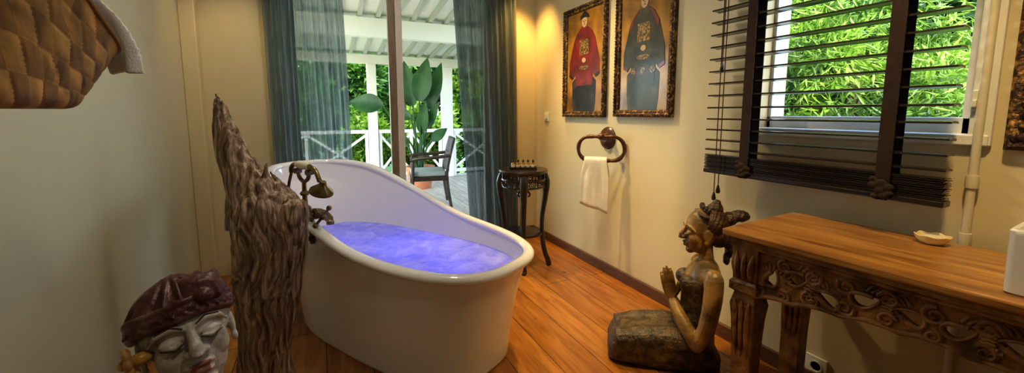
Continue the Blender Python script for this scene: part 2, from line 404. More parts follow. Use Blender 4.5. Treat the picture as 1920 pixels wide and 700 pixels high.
b = B(); box(b, XR + .004, XR + .11, WY1 - .014, WY1 - .001, WZ0, WZ1); obj('jamb_lining', b, M_jamb, wn, ang=0)

# door
dr = thing('door_1', 'glazed double door opening onto the veranda', 'door', ((DX0 + DX1) / 2, YB, 0), kind='structure')
b = B(); box(b, DX0, DX0 + .05, YB + .04, YB + .14, 0, DZ); box(b, DX1 - .05, DX1, YB + .04, YB + .14, 0, DZ); box(b, DX0, DX1, YB + .04, YB + .14, DZ - .05, DZ); box(b, DX0, DX1, YB + .02, YB + .16, -.02, .015)
obj('door_frame', b, M_white, dr, bevel=.003, ang=0)
XM = .605
b = B(); box(b, XM - .055, XM + .0, YB + .06, YB + .11, .015, DZ - .05); box(b, DX0 + .05, DX0 + .11, YB + .06, YB + .11, .015, DZ - .05); box(b, DX0 + .1, XM - .05, YB + .06, YB + .11, .015, .12)
obj('leaf_frame', b, M_doorw, dr, bevel=.003, ang=0)
b = B(); box(b, XM + .004, XM + .06, YB + .06, YB + .11, .015, DZ - .05); box(b, DX1 - .11, DX1 - .05, YB + .06, YB + .11, .015, DZ - .05); box(b, XM + .05, DX1 - .1, YB + .06, YB + .11, .015, .12)
obj('leaf_frame', b, M_white, dr, bevel=.003, ang=0)
b = B(); box(b, DX0 + .1, XM - .05, YB + .083, YB + .087, .1, DZ - .05); box(b, XM + .05, DX1 - .1, YB + .083, YB + .087, .1, DZ - .05); obj('pane', b, M_glass, dr, ang=0)

# ------------------------------------------------------------------ bathtub
A = Vector((-.5, .866, 0)).normalized(); N = Vector((.866, .5, 0)).normalized()
tub_c = Vector((.307, 2.308, 0)); tub_rz = math.atan2(A.y, A.x)
TL, TW = 1.75, .79
def outl(t):
    c, s = cos(t), sin(t)
    ex = .68 if c < 0 else .74
    x = TL / 2 * math.copysign(abs(c) ** ex, c)
    y = TW / 2 * math.copysign(abs(s) ** .72, s)
    y *= 1 - .03 * ss(.2, .85, x)
    return x, y
ZT = cr([(-.92, 0, .525), (-.66, 0, .535), (-.20, 0, .580), (.22, 0, .705), (.60, 0, .828), (.92, 0, .862)], 12)
def zr(x):
    for p, q in zip(ZT, ZT[1:]):
        if p.x <= x <= q.x: return p.z + (q.z - p.z) * (x - p.x) / max(1e-6, q.x - p.x)
    return .525 if x < 0 else .862
def bot(x, y): return (x * (.70 if x > 0 else .86) - .01, y * .84)
NT = 96
TS = [2 * PI * i / NT for i in range(NT)]
tub = thing('bathtub', 'white freestanding slipper bathtub with high back filled with lit water', 'bathtub', tub_c, tub_rz)
b = B(); rings = []
for k in range(19):
    w = k / 18; ring = []
    for t in TS:
        x, y = outl(t); bx, by = bot(x, y); f = .55 * w + .45 * w ** 3
        ring.append((bx + (x - bx) * f, by + (y - by) * f, .012 + (zr(x) - .012) * w))
    rings.append(ring)
for k in range(16):
    w = 1 - k / 15; ring = []
    for t in TS:
        x, y = outl(t); l = math.hypot(x, y); q = 1 - .03 / l; ix, iy = x * q, y * q
        jx, jy = x * .62 - .02, y * .58; f = w ** .55
        ring.append((jx + (ix - jx) * f, jy + (iy - jy) * f, .13 + (zr(x) - .13) * w))
    rings.append(ring)
loft(b, rings); obj('tub_shell', b, M_enamel, tub, local=True, ang=60)
b = B(); tube(b, [(outl(t)[0] * .995, outl(t)[1] * .99, zr(outl(t)[0])) for t in TS], .022, 12, closed=True, flat=1.3); obj('rim', b, M_enamel, tub, local=True, ang=60)
b = B(); rings = []
for o_, z in ((.985, 0), (.985, .014), (.96, .016)):
    rings.append([(bot(*outl(t))[0] * o_, bot(*outl(t))[1] * o_, z) for t in TS])
loft(b, rings); obj('base', b, M_enamel, tub, local=True, ang=50)
TM = Matrix.Translation(tub_c) @ Matrix.Rotation(tub_rz, 4, 'Z')
ZW = .45
b = B(); rings = []
edge = []
for t in TS:
    x, y = outl(t); l = math.hypot(x, y); q = 1 - .03 / l; ix, iy = x * q, y * q
    jx, jy = x * .62 - .02, y * .58; w = (ZW - .13) / (zr(x) - .13); f = w ** .55
    edge.append((jx + (ix - jx) * f, jy + (iy - jy) * f))
cx = sum(p[0] for p in edge) / NT; cy = sum(p[1] for p in edge) / NT
for k in range(40, 0, -1):
    q = k / 40
    rings.append([TM @ Vector((cx + (p[0] - cx) * q, cy + (p[1] - cy) * q, ZW + ((.012 * noise.noise(Vector((p[0] * q * 7, p[1] * q * 7, 1))) + .008 * noise.noise(Vector((p[0] * q * 19, p[1] * q * 19, 4)))) * min(1, (1 - q) * 6)))) for p in edge])
loft(b, rings, caps=False); b.faces.new(list(b.verts)[-NT:])
obj('bath_water', b, M_water, None, label='violet-blue lit bubbling water filling the bathtub', cat='water', ang=80)

# bath mixer on the near-left rim : local x points into the tub, local -y towards the foot end
mp_ = onZ(580, 442, .585)
mx_m = Matrix.Translation(mp_) @ Matrix.Rotation(math.atan2(N.y, N.x), 4, 'Z') @ Matrix.Scale(1.1, 4)
mix = thing('bath_mixer', 'antique brass bath mixer with cross handles and telephone handset', 'tap', mtx=mx_m)
for y in (-.06, .06):
    b = B(); tube(b, cr([(-.02, y, -.02), (-.02, y, .06), (-.01, y * .9, .10)], 6), .011, 10); lathe(b, [(.0, 0), (.026, 0), (.024, .008), (.012, .014), (0, .014)], 16, (-.02, y, -.002))
    obj('riser_pipe', b, M_brass, mix, local=True)
b = B(); tube(b, [(-.01, -.09, .11), (-.01, .09, .11)], .018, 14); ell(b, (-.01, 0, .115), (.03, .03, .032)); tube(b, cr([(-.01, -.01, .11), (.03, -.015, .108), (.07, -.02, .095), (.09, -.022, .07), (.092, -.022, .05)], 6), [.016] * 10 + [.013] * 8 + [.014] * 7, 12); lathe(b, [(0, .0), (.018, .0), (.018, .012), (.010, .016), (0, .016)], 14, (.092, -.022, .036))
obj('body', b, M_brass, mix, local=True)
for y, sgn in ((-.09, -1), (.09, 1)):
    b = B(); tube(b, [(-.01, y, .11), (-.01, y + sgn * .045, .11)], [.013, .010], 10)
    for k in range(4):
        a = PI / 4 + k * PI / 2; e = (-.01 + .046 * cos(a), y + sgn * .045, .11 + .046 * sin(a))
        tube(b, [(-.01, y + sgn * .045, .11), e], [.007, .006], 8); ell(b, e, (.012, .012, .012), seg=10, rings=6)
    ell(b, (-.01, y + sgn * .052, .11), (.014, .014, .014), seg=10, rings=6)
    obj('cross_handle', b, M_brass, mix, local=True)
b = B(); tube(b, [(-.01, 0, .13), (-.01, 0, .25)], [.012, .009], 10); lathe(b, [(.0, 0), (.016, 0), (.021, .01), (.012, .02), (0, .02)], 14, (-.01, 0, .19))
for s in (-1, 1):
    tube(b, cr([(-.01, 0, .25), (-.01, s * .035, .268), (-.01, s * .05, .298)], 5), .009, 8)
    tube(b, [(-.025, s * .05, .298), (.005, s * .05, .298)], .013, 8)
obj('cradle', b, M_brass, mix, local=True)
hs = B(); tube(hs, cr([(-.01, .105, .285), (-.01, .10, .31), (-.01, .06, .328), (-.01, -.05, .324), (-.01, -.10, .308), (-.01, -.13, .265)], 5), .0105, 10)
lathe(hs, [(0, .03), (.012, .03), (.018, .012), (.048, -.014), (.050, -.024), (.042, -.028), (0, -.028)], 22, (-.01, -.145, .24), Matrix.Rotation(.40, 4, 'X'))
hso = obj('handset', hs, M_brass, mix, local=True)
b = B(); tube(b, [(-.01, .055, .328), (-.01, .035, .328), (-.01, 0, .327), (-.01, -.03, .325), (-.01, -.05, .324)], [.013, .018, .020, .018, .013], 14); obj('grip', b, M_porc, hso, local=True, label='cream porcelain grip')
b = B(); tube(b, cr([(-.01, .105, .285), (-.015, .125, .23), (-.03, .12, .15), (-.05, .10, .06), (-.055, .07, -.03), (-.05, .04, -.04), (-.035, .02, .03), (-.012, .01, .10)], 8), .0068, 8); obj('hose', b, M_brass, mix, local=True)

# ------------------------------------------------------------------ driftwood
DEP = 1.66
def ringpx(l, r, py, dep):
    c = atd((l + r) / 2, py, dep); _, d = ray((l + r) / 2, py)
    return c, (r - l) / 2 / F * (dep / d)
def sub(prof, n):
    P = cr([(p[0], p[1], p[2]) for p in prof], 10); out = []
    for i in range(n):
        t = i / (n - 1) * (len(P) - 1); k = min(int(t), len(P) - 2); f = t - k; q = P[k].lerp(P[k + 1], f); out.append((q.x, q.y, q.z))
    return out
rd = random.Random(21)
def core(rows, dep, k=.62):
    rings = []
    for (l, r, py) in rows:
        c, rad = ringpx(l, r, py, dep)
        rings.append([c + RIGHT * cos(2 * PI * j / 24) * rad * k + FWD * sin(2 * PI * j / 24) * rad * k * .8 for j in range(24)])
    return rings
def strands(b, prof, dep, n, tw, seed, rfac, top=(.80, 1.0), floor=False, lift=.03):
    rows = sub(prof, 46)
    for k in range(n):
        a0 = 2 * PI * k / n + rd.uniform(-.15, .15); end = rd.uniform(*top); start = 0 if floor else rd.uniform(0, .15)
        pts, rs = [], []; ph = rd.uniform(0, 9); q = rfac * rd.uniform(.75, 1.25)
        m = len(rows)
        for i, (l, r, py) in enumerate(rows):
            f = i / (m - 1)
            if f < start or f > end: continue
            c, rad = ringpx(l, r, py, dep)
            a = a0 + tw * f + .35 * noise.noise(Vector((f * 1.6, seed, k * .2)))
            off = .76 + .06 * noise.noise(Vector((f * 2.2, k * 1.7, seed)))
            g = (f - start) / max(1e-4, end - start)
            taper = min(1, (1 - g) * 5 + .04)
            rr_ = rad * q * (.9 + .25 * noise.noise(Vector((f * 3 + ph, k * 2.1, seed)))) * taper
            p = c + RIGHT * cos(a) * rad * off + FWD * sin(a) * rad * off * .8 + Vector((0, 0, lift * max(0, g - .85) / .15))
            if floor and i == 0: p.z = .0
            pts.append(p); rs.append(max(.002, rr_))
        if len(pts) > 3: tube(b, pts, rs, 9)
b = B()
prof = [(440, 560, 742), (446, 545, 700), (450, 542, 655), (450, 548, 610), (449, 557, 565), (446, 566, 520), (443, 573, 475), (440, 576, 440), (437, 574, 408), (436, 562, 382), (438, 540, 356), (440, 520, 336), (446, 508, 320)]
R1 = core(sub(prof, 60), DEP)
for p in R1[0]: p.z = 0
loft(b, R1); strands(b, prof, DEP, 15, 2.4, 3.1, .23, (.86, 1.0), True, .008); strands(b, prof, DEP, 14, 2.8, 8.4, .13, (.5, .95), False, .006)
# the single spire continues the trunk upwards and leans to the left
spk = [(442, 540, 470), (436, 530, 420), (430, 518, 380), (425, 506, 350), (420, 490, 322), (414, 474, 298), (409, 460, 274), (405, 448, 250), (402, 437, 229), (401, 427, 211), (401, 418, 198), (402, 410, 186)]
loft(b, core(sub(spk, 50), DEP + .0, .74)); strands(b, spk, DEP + .0, 10, 1.0, 5.5, .26, (.84, 1.0)); strands(b, spk, DEP + .0, 8, 1.3, 1.5, .18, (.5, .93))
spk2 = [(490, 562, 480), (498, 573, 435), (506, 577, 405), (518, 574, 386), (535, 562, 374)]
loft(b, core(sub(spk2, 20), DEP - .03, .82)); strands(b, spk2, DEP - .03, 9, .9, 2.5, .28, (.9, 1.0), False, 0)
for (x_, y_, rx_, rz_) in ((545, 405, .034, .032), (520, 375, .040, .035), (495, 350, .038, .04), (468, 470, .022, .045), (528, 505, .024, .05)):
    c = atd(x_, y_, DEP - .03); bmesh.ops.create_icosphere(b, subdivisions=3, radius=1, matrix=Matrix.Translation(c) @ Matrix.Rotation(.4, 4, 'Y') @ Matrix.Diagonal((rx_, rx_, rz_, 1)))
shards = ((432, 405, 425, 366, .012), (430, 330, 423, 292, .010), (450, 300, 456, 268, .009), (444, 470, 435, 438, .011), (416, 252, 407, 218, .008), (450, 560, 440, 526, .010), (424, 290, 416, 258, .009), (495, 325, 500, 305, .010))
for (x0, y0, x1, y1, r) in shards:
    p0 = atd(x0, y0 + 25, DEP - .03); p1 = atd(x1, y1, DEP - .04); tube(b, [p0, p0.lerp(p1, .55), p1], [r * 1.5, r, .002], 7)
dw = fuse(b, .004, 2)
for v in dw.verts:
    p = v.co
    wx = .03 * noise.noise(Vector((p.x * 4, p.y * 4, p.z * 3)))
    tw_ = Vector(((p.x + wx) * 58, (p.y + wx) * 58, p.z * 3.2))
    v.co = p + v.normal * (.0042 * (1 - abs(noise.noise(tw_)) * 2.4) + .003 * noise.noise(Vector((p.x * 24, p.y * 24, p.z * 2.0))))
    if v.co.z < 0: v.co.z = 0
obj('driftwood_sculpture', dw, M_drift, None, label='tall gnarled brown driftwood root standing beside the bathtub', cat='driftwood', ang=60)

# ------------------------------------------------------------------ faces
def head_shapes(bm, M):
    k = M.to_scale().x
    ell(bm, (-.05, 0, .12), (.42, .36, .42), M); ell(bm, (.09, 0, -.2), (.29, .27, .32), M); ell(bm, (.27, 0, -.43), (.10, .12, .09), M)
    for s in (-1, 1):
        ell(bm, (.20, s * .16, -.12), (.15, .13, .17), M)
        ell(bm, (.305, s * .15, .015), (.075, .095, .055), M)
        tube(bm, [M @ Vector(p) for p in ((.375, s * .04, .10), (.36, s * .13, .15), (.30, s * .24, .12), (.22, s * .31, .04))], [.02 * k, .034 * k, .030 * k, .015 * k], 8)
        ell(bm, (.42, s * .055, -.13), (.05, .05, .042), M)
        tube(bm, [M @ Vector(p) for p in ((.375, s * .07, -.005), (.388, s * .14, -.035), (.35, s * .22, -.01))], [.012 * k, .018 * k, .010 * k], 6)
        ell(bm, (-.02, s * .36, -.03), (.09, .035, .14), M); ell(bm, (.0, s * .36, -.18), (.05, .03, .06), M)
    tube(bm, [M @ Vector(p) for p in ((.34, 0, .13), (.40, 0, .03), (.465, 0, -.08), (.49, 0, -.125), (.40, 0, -.16))], [.03 * k, .042 * k, .058 * k, .058 * k, .04 * k], 10)
    ell(bm, (.365, 0, -.25), (.065, .125, .032), M); ell(bm, (.352, 0, -.318), (.068, .105, .040), M)
def face_paint(M, parent, line_m, lip_m, local):
    k = M.to_scale().x
    for s in (-1, 1):
        b = B(); tube(b, [M @ Vector(p) for p in ((.385, s * .06, -.010), (.405, s * .14, -.048), (.362, s * .235, -.012))], [.008 * k, .011 * k, .006 * k], 6); obj('eyelid', b, line_m, parent, local=local)
        b = B(); tube(b, [M @ Vector(p) for p in ((.392, s * .05, .115), (.386, s * .13, .168), (.322, s * .24, .138), (.25, s * .30, .075))], [.008 * k, .011 * k, .009 * k, .005 * k], 6); obj('eyebrow', b, line_m, parent, local=local)
    b = B(); ell(b, (.372, 0, -.25), (.064, .118, .029), M); ell(b, (.359, 0, -.318), (.067, .098, .036), M); obj('lips', fuse(b, .004 * k / .25, 1), lip_m, parent, local=local)

# ------------------------------------------------------------------ turbaned bust (front left)
hc = atd(352, 628, .90); hs_ = .235
face_dir = Vector((.34, -.94, 0)).normalized(); yaw = math.atan2(face_dir.y, face_dir.x)
base_p = Vector((hc.x - .02, hc.y + .03, 0))
bust = thing('carved_bust', 'carved bust with closed eyes and dark maroon turban at front left', 'statue', base_p)
HM = Matrix.Translation(hc) @ Matrix.Rotation(yaw, 4, 'Z') @ Matrix.Rotation(math.radians(-17), 4, 'Y') @ Matrix.Rotation(math.radians(7), 4, 'X') @ Matrix.Scale(hs_, 4)
b = B(); head_shapes(b, HM)
fwd2 = face_dir
nk0 = HM @ Vector((-.1, 0, -.3))
tube(b, [nk0, Vector((base_p.x, base_p.y, hc.z - .19)), Vector((base_p.x, base_p.y, hc.z - .24))], [.06, .062, .085], 18)
side = Vector((face_dir.y, -face_dir.x, 0))
rg = []
for z, a, c in ((hc.z - .22, .08, .07), (hc.z - .25, .15, .085), (hc.z - .30, .18, .095), (hc.z - .42, .165, .10), (.24, .15, .11), (.08, .17, .13), (0, .17, .13)):
    rg.append([Vector((base_p.x, base_p.y, z)) + side * a * cos(2 * PI * j / 32) + fwd2 * c * sin(2 * PI * j / 32) for j in range(32)])
loft(b, rg)
obj('figure', fuse(b, .0026, 1), M_stone, bust, ang=70)
face_paint(HM, bust, M_paintline, M_lip, False)
b = B()
rings = []
for k in range(11):
    f = k / 10; a = f * PI / 2 * .97
    rings.append([HM @ Vector((-.06 + .45 * cos(a) ** .85 * cos(t), .415 * cos(a) ** .85 * sin(t), .21 + .36 * sin(a) + .06 * cos(t))) for t in [2 * PI * j / 40 for j in range(40)]])
loft(b, rings)
for k in range(9):
    a0 = -1.4 + k * .35
    tube(b, [HM @ Vector((-.06 + .454 * cos(q) ** .85 * cos(a0 * (1 - q * .4)), .419 * cos(q) ** .85 * sin(a0 * (1 - q * .4)), .22 + .36 * sin(q) + .06 * cos(a0))) for q in [i * .13 for i in range(10)]], .022 * hs_, 8)
obj('turban', fuse(b, .003, 2), M_turban, bust, ang=60)
b = B()
for dz, rr, wob in ((.13, .040, .0), (.195, .044, .5), (.26, .040, 1.1)):
    tube(b, [HM @ Vector((-.06 + (.445 + .006 * sin(9 * t + wob)) * cos(t), .41 * sin(t), dz + .08 * cos(t) + .008 * sin(5 * t + wob))) for t in [2 * PI * j / 56 for j in range(56)]], rr * hs_, 10, closed=True, flat=.75)
for j in range(30):
    t = 2 * PI * j / 30; ell(b, (-.06 + .478 * cos(t), .442 * sin(t), .165 + .08 * cos(t)), (.016, .016, .016), HM, 8, 6)
obj('turban_band', fuse(b, .0024, 1), M_turban, bust, ang=60)
b = B()
for a, l in ((-1.35, .24), (-.65, .28), (.05, .25), (.7, .27), (1.4, .23)):
    c = Vector((.33, .16, .36)); d = Vector((-.42, sin(a), cos(a) * .9)).normalized()
    pts = [HM @ (c + d * l * q + Vector((.06 * sin(q * PI), 0, 0))) for q in (0, .25, .5, .75, 1)]
    tube(b, pts, [.045 * hs_, .095 * hs_, .11 * hs_, .08 * hs_, .025 * hs_], 12, flat=.5, up=HM.to_3x3() @ Vector((0, cos(a), -sin(a))))
ell(b, (.375, .16, .34), (.07, .09, .075), HM)
obj('turban_knot', fuse(b, .0026, 1), M_turban, bust, ang=60)
b = B(); fc = Vector((.18, -.43, -.02))
for k in range(7):
    a = 2 * PI * k / 7; ell(b, fc + Vector((cos(a) * .085, -.02, sin(a) * .085)), (.055, .035, .055), HM, 12, 8)
ell(b, fc + Vector((0, -.05, 0)), (.05, .04, .05), HM, 12, 8)
for k in range(5): ell(b, fc + Vector((.04 - .02 * k, .02, -.11 - .035 * k)), (.03, .02, .03), HM, 10, 6)
ell(b, fc + Vector((0, .06, 0)), (.06, .09, .06), HM, 12, 8)
obj('ear_flower', b, M_flower, bust, label='gilt carved flower over the ear')

# ------------------------------------------------------------------ basket and towel
BX, BY, BZ = -.585, 1.0, 1.208
bk = thing('woven_basket', 'brown woven palm strip basket hanging high on the left wall', 'basket', (BX, BY, BZ))
nu, nv = 360, 72
def bk_pt(u, v):
    a = 2 * PI * u
    c, s = cos(a), sin(a); sx = math.copysign(abs(c) ** .42, c); sy = math.copysign(abs(s) ** .42, s)
    hx = .15 + .06 * v; hy = .16 + .085 * v
    h = .125 + .17 * ss(1.0, -.9, sy)
    rnd = min(1, v * 9); rr = .93 + .07 * math.sqrt(max(0, 1 - (1 - rnd) ** 2))
    return Vector((sx * hx * rr, sy * hy * rr, v * h)), Vector((sx, sy, 0)).normalized()
arc = [0]
for i in range(720): arc.append(arc[-1] + (bk_pt((i + 1) / 720, .5)[0] - bk_pt(i / 720, .5)[0]).xy.length)
def uarc(f):
    t = f * arc[-1]; lo, hi = 0, 720
    while hi - lo > 1:
        m = (lo + hi) // 2
        if arc[m] <= t: lo = m
        else: hi = m
    return (lo + (t - arc[lo]) / max(1e-9, arc[hi] - arc[lo])) / 720
b = B(); uvl = b.loops.layers.uv.new('UVMap'); CU, CV, SK = 30, 5, 3
g = []; uu_ = [uarc(i / nu) for i in range(nu)]
for j in range(nv + 1):
    row = []
    for i in range(nu):
        v = j / nv; p, n_ = bk_pt(uu_[i], v)
        pu = i / nu * CU + v * SK; pv = v * CV; iu, iv = math.floor(pu), math.floor(pv); fu, fv = pu - iu, pv - iv
        par = (iu + iv) % 2
        su, sv = sin(PI * fu), sin(PI * fv)
        eu, ev = min(1, 6 * min(fu, 1 - fu)), min(1, 6 * min(fv, 1 - fv))
        d = .0034 * ((ev ** .4) * (.6 + .4 * su) if par else (eu ** .4) * (.6 + .4 * sv)) - .001
        row.append(b.verts.new(p + n_ * d))
    g.append(row)
for j in range(nv):
    for i in range(nu):
        k = (i + 1) % nu
        f = b.faces.new((g[j][i], g[j][k], g[j + 1][k], g[j + 1][i]))
        for lp_, (uu, vv) in zip(f.loops, ((i, j), (i + 1, j), (i + 1, j + 1), (i, j + 1))): lp_[uvl].uv = (uu / nu * CU + vv / nv * SK + .001, vv / nv * CV + .001)
f = b.faces.new(g[0][::-1])
for lp_ in f.loops: lp_[uvl].uv = (lp_.vert.co.x * 26, lp_.vert.co.y * 26)
bo = obj('basket_body', b, M_basket, bk, local=True, ang=50)
so = bo.modifiers.new('s', 'SOLIDIFY'); so.thickness = .006; so.offset = -1
b = B(); tube(b, [bk_pt(i / 120, 1)[0] for i in range(120)], .006, 8, closed=True); obj('basket_rim', b, M_basket, bk, local=True)
b = B(); tube(b, cr([(-.15, -.10, .26), (-.19, -.06, .42), (-.195, 0, .48), (-.19, .06, .42), (-.15, .10, .22)], 8), .007, 8); obj('handle', b, M_basket, bk, local=True)
b = B(); hk = thing('wall_hook', 'dark wall hook carrying the woven basket', 'hook', (XL, BY, BZ + .46))
tube(b, cr([(0, 0, 0), (.02, 0, 0), (.03, 0, .012), (.032, 0, .03)], 5), .006, 8); lathe(b, [(0, 0), (.02, 0), (.018, .006), (0, .006)], 16, (0, 0, 0), Matrix.Rotation(PI / 2, 4, 'Y')); obj('hook_body', b, M_brass, hk, local=True)
b = B(); rings = []
for i in range(36):
    v = i / 35; ring = []
    for j in range(48):
        a = 2 * PI * j / 48; c, s = cos(a), sin(a)
        hx, hy = .12 + .055 * v, .095 + .03 * v
        if v > .85: q = math.sqrt(max(.02, 1 - ((v - .85) / .15) ** 2)); hx *= q; hy *= q
        p = Vector((math.copysign(abs(c) ** .6, c) * hx + .045 * v, math.copysign(abs(s) ** .6, s) * hy + .06 + .13 * v, .02 + .42 * v))
        p += Vector((c, s, 0)) * (.010 * noise.noise(Vector((c * 3, s * 3, v * 2.5))) + .004 * sin(a * 7 + v * 3))
        ring.append(Vector((BX, BY, BZ)) + p)
    rings.append(ring)
loft(b, rings)
bp0 = Vector((BX, BY, BZ))
# a fold of the towel hangs over the far corner of the rim
fold = cr([bp0 + Vector(p) for p in ((.05, .08, .14), (.10, .16, .25), (.150, .222, .215), (.178, .250, .15), (.186, .256, .09))], 6)
dirw = Vector((.8, -.6, 0)); rings = []
nrm_ = Vector((.6, .8, .2)).normalized()
for i, p in enumerate(fold):
    f = i / (len(fold) - 1); hw_ = .085 - .045 * f; ring = []
    for j in range(36):
        a = 2 * PI * j / 36; uu = cos(a); q = uu * hw_
        ring.append(p + dirw * q + nrm_ * (.012 * sin(a) + .010 * sin(uu * 5 + f * 2)) + Vector((0, 0, -.25 * abs(q) * f)))
    rings.append(ring)
loft(b, rings)
obj('bath_towel', fuse(b, .0045, 3), M_towel, None, label='white folded towel sticking out of the woven basket', cat='towel', ang=60)

# ------------------------------------------------------------------ curtains
def curtain(name, x0t, x1t, x0b, x1b, y, folds, m, label, seed):
    b = B(); nx, nz = folds * 12, 40; g = []; zt, zb = 2.45, .015
    for j in range(nz + 1):
        f = j / nz; z = zt + (zb - zt) * f; row = []
        for i in range(nx + 1):
            u = i / nx; s = u + .012 * noise.noise(Vector((u * 6, f * 2, seed)))
            x = (x0t + (x1t - x0t) * s) * (1 - f) + (x0b + (x1b - x0b) * s) * f
            ph = 2 * PI * folds * (s + .03 * noise.noise(Vector((u * 4, seed, f))))
            amp = .024 + .012 * noise.noise(Vector((u * 9, seed + 3, f * 1.5)))
            row.append(b.verts.new((x + .005 * sin(ph * .5), y + amp * sin(ph) + .008 * noise.noise(Vector((u * 15, f * 6, seed))), z)))
        g.append(row)
    for j in range(nz):
        for i in range(nx): b.faces.new((g[j][i], g[j][i + 1], g[j + 1][i + 1], g[j + 1][i]))
    return obj(name, b, m, None, label=label, cat='curtain', ang=80)
YC = YB - .075
cxl = [onY(490, 20, YC).x, onY(641, 20, YC).x, onY(514, 300, YC).x, onY(664, 300, YC).x]
cxr = [onY(845, 20, YC).x, onY(967, 20, YC).x, onY(884, 400, YC).x, onY(971, 400, YC).x]
curtain('linen_curtain', cxl[0], cxl[1], cxl[2], cxl[3] + .01, YC, 14, M_curtL, 'pale blue linen curtain gathered behind the high back of the bathtub', 1.0)
curtain('linen_curtain', cxr[0], cxr[1], cxr[2], cxr[3], YC, 12, M_curtR, 'darker slate blue curtain hanging beside the black stool', 5.0)
b = B(); tube(b, [(-.5, YC, 2.47), (1.85, YC, 2.47)], .012, 10)
for x in (-.45, 1.8): tube(b, [(x, YC, 2.47), (x, YB, 2.47)], .008, 8)
for x in (-.5, 1.85): ell(b, (x, YC, 2.47), (.022, .022, .022))
obj('curtain_rod', b, M_black, None, label='dark curtain rod above the veranda door', cat='curtain rod')

# ------------------------------------------------------------------ stool, tray and bottles
sc_ = onZ(981, 317, .77)
st_o = thing('plant_stool', 'round black carved wooden stool beside the curtain', 'stool', (sc_.x, sc_.y, 0), .35)
b = B(); lathe(b, [(0, .735), (.165, .735), (.178, .742), (.19, .75), (.193, .760), (.188, .770), (0, .770)], 48); obj('seat', b, M_black, st_o, local=True)
b = B()
ring = [Vector((.165 * cos(2 * PI * j / 48), .165 * sin(2 * PI * j / 48), .695)) for j in range(48)]
tube(b, ring, .012, 8, closed=True)
tube(b, [p + Vector((0, 0, -.055)) for p in ring], .007, 8, closed=True)
for k in range(16):
    a = 2 * PI * k / 16; c = Vector((.166 * cos(a), .166 * sin(a), .667)); tng = Vector((-sin(a), cos(a), 0))
    tube(b, [c + tng * .025 * cos(q) + Vector((0, 0, .022 * sin(q))) for q in [2 * PI * i / 14 for i in range(14)]], .005, 6, closed=True)
    tube(b, [c + tng * .012 * cos(q) + Vector((0, 0, .010 * sin(q))) for q in [2 * PI * i / 10 for i in range(10)]], .004, 6, closed=True)
    bar(b, c + Vector((0, 0, .03)), c + Vector((0, 0, .07)), .012, .014, (cos(a), sin(a), 0))
obj('carved_apron', b, M_black, st_o, local=True)
for k in range(4):
    a = PI / 4 + k * PI / 2; e = Vector((cos(a), sin(a), 0)); b = B()
    pts = cr([e * .160 + Vector((0, 0, .735)), e * .178 + Vector((0, 0, .66)), e * .172 + Vector((0, 0, .56)), e * .150 + Vector((0, 0, .40)), e * .148 + Vector((0, 0, .27)), e * .168 + Vector((0, 0, .13)), e * .195 + Vector((0, 0, .05)), e * .205 + Vector((0, 0, .018)), e * .222 + Vector((0, 0, .016))], 6)
    n = len(pts); tube(b, pts, [lin([.028, .033, .025, .020, .018, .020, .019, .021, .024, .016], i / (n - 1)) for i in range(n)], 10)
    ell(b, e * .205 + Vector((0, 0, .016)), (.022, .022, .016), seg=12, rings=8)
    for s in (-1, 1):
        tg = Vector((-sin(a), cos(a), 0)) * s
        tube(b, cr([e * .172 + Vector((0, 0, .64)), e * .168 + tg * .03 + Vector((0, 0, .625)), e * .166 + tg * .045 + Vector((0, 0, .60)), e * .167 + tg * .03 + Vector((0, 0, .585))], 4), .007, 6)
    obj('leg', b, M_black, st_o, local=True)
b = B(); lathe(b, [(.0, .255), (.135, .255), (.150, .262), (.150, .274), (.135, .280), (0, .280)], 40); obj('lower_shelf', b, M_black, st_o, local=True)
tc_ = Vector((sc_.x, sc_.y, .770)) + RIGHT * -.002 + FWD * -.02
tray_m = Matrix.Translation(tc_) @ Matrix.Rotation(-TH, 4, 'Z')
tr_o = thing('bottle_tray', 'small dark tray holding bottles on the black stool', 'tray', mtx=tray_m)
b = B(); box(b, -.105, .105, -.045, .045, 0, .006); obj('tray_base', b, M_black, tr_o, local=True, bevel=.002, ang=0)
b = B()
for a in ((-.105, .105, -.045, -.040), (-.105, .105, .040, .045), (-.105, -.100, -.04, .04), (.100, .105, -.04, .04)): box(b, *a, .006, .020)
obj('tray_rim', b, M_black, tr_o, local=True, bevel=.0015, ang=0)
bt0 = None
blabs = ['leftmost of the five small amber bottles on the black stool tray', 'second from left of the five small amber bottles on the tray', 'middle of the five small amber bottles on the tray', 'second from right of the five small amber bottles on the tray', 'rightmost of the five small amber bottles on the tray']
for k in range(5):
    m = tray_m @ Matrix.Translation((-.076 + .038 * k, 0, .006))
    if bt0 is None:
        bt0 = thing('toiletry_bottle', blabs[0], 'bottle', mtx=m, group='toiletry bottles on the stool')
        b = B(); lathe(b, [(0, 0), (.0135, 0), (.0145, .003), (.0145, .038), (.012, .044), (.006, .047), (.006, .052), (0, .052)], 16); obj('bottle_body', b, M_bottle, bt0, local=True)
        b = B(); lathe(b, [(0, .050), (.0085, .050), (.0085, .066), (.007, .068), (0, .068)], 14); obj('cap', b, M_cap, bt0, local=True)
        b = B(); lathe(b, [(.0150, .012), (.0152, .013), (.0152, .031), (.0150, .032)], 16); obj('paper_label', b, M_label, bt0, local=True)
    else: dup(bt0, m, blabs[k])

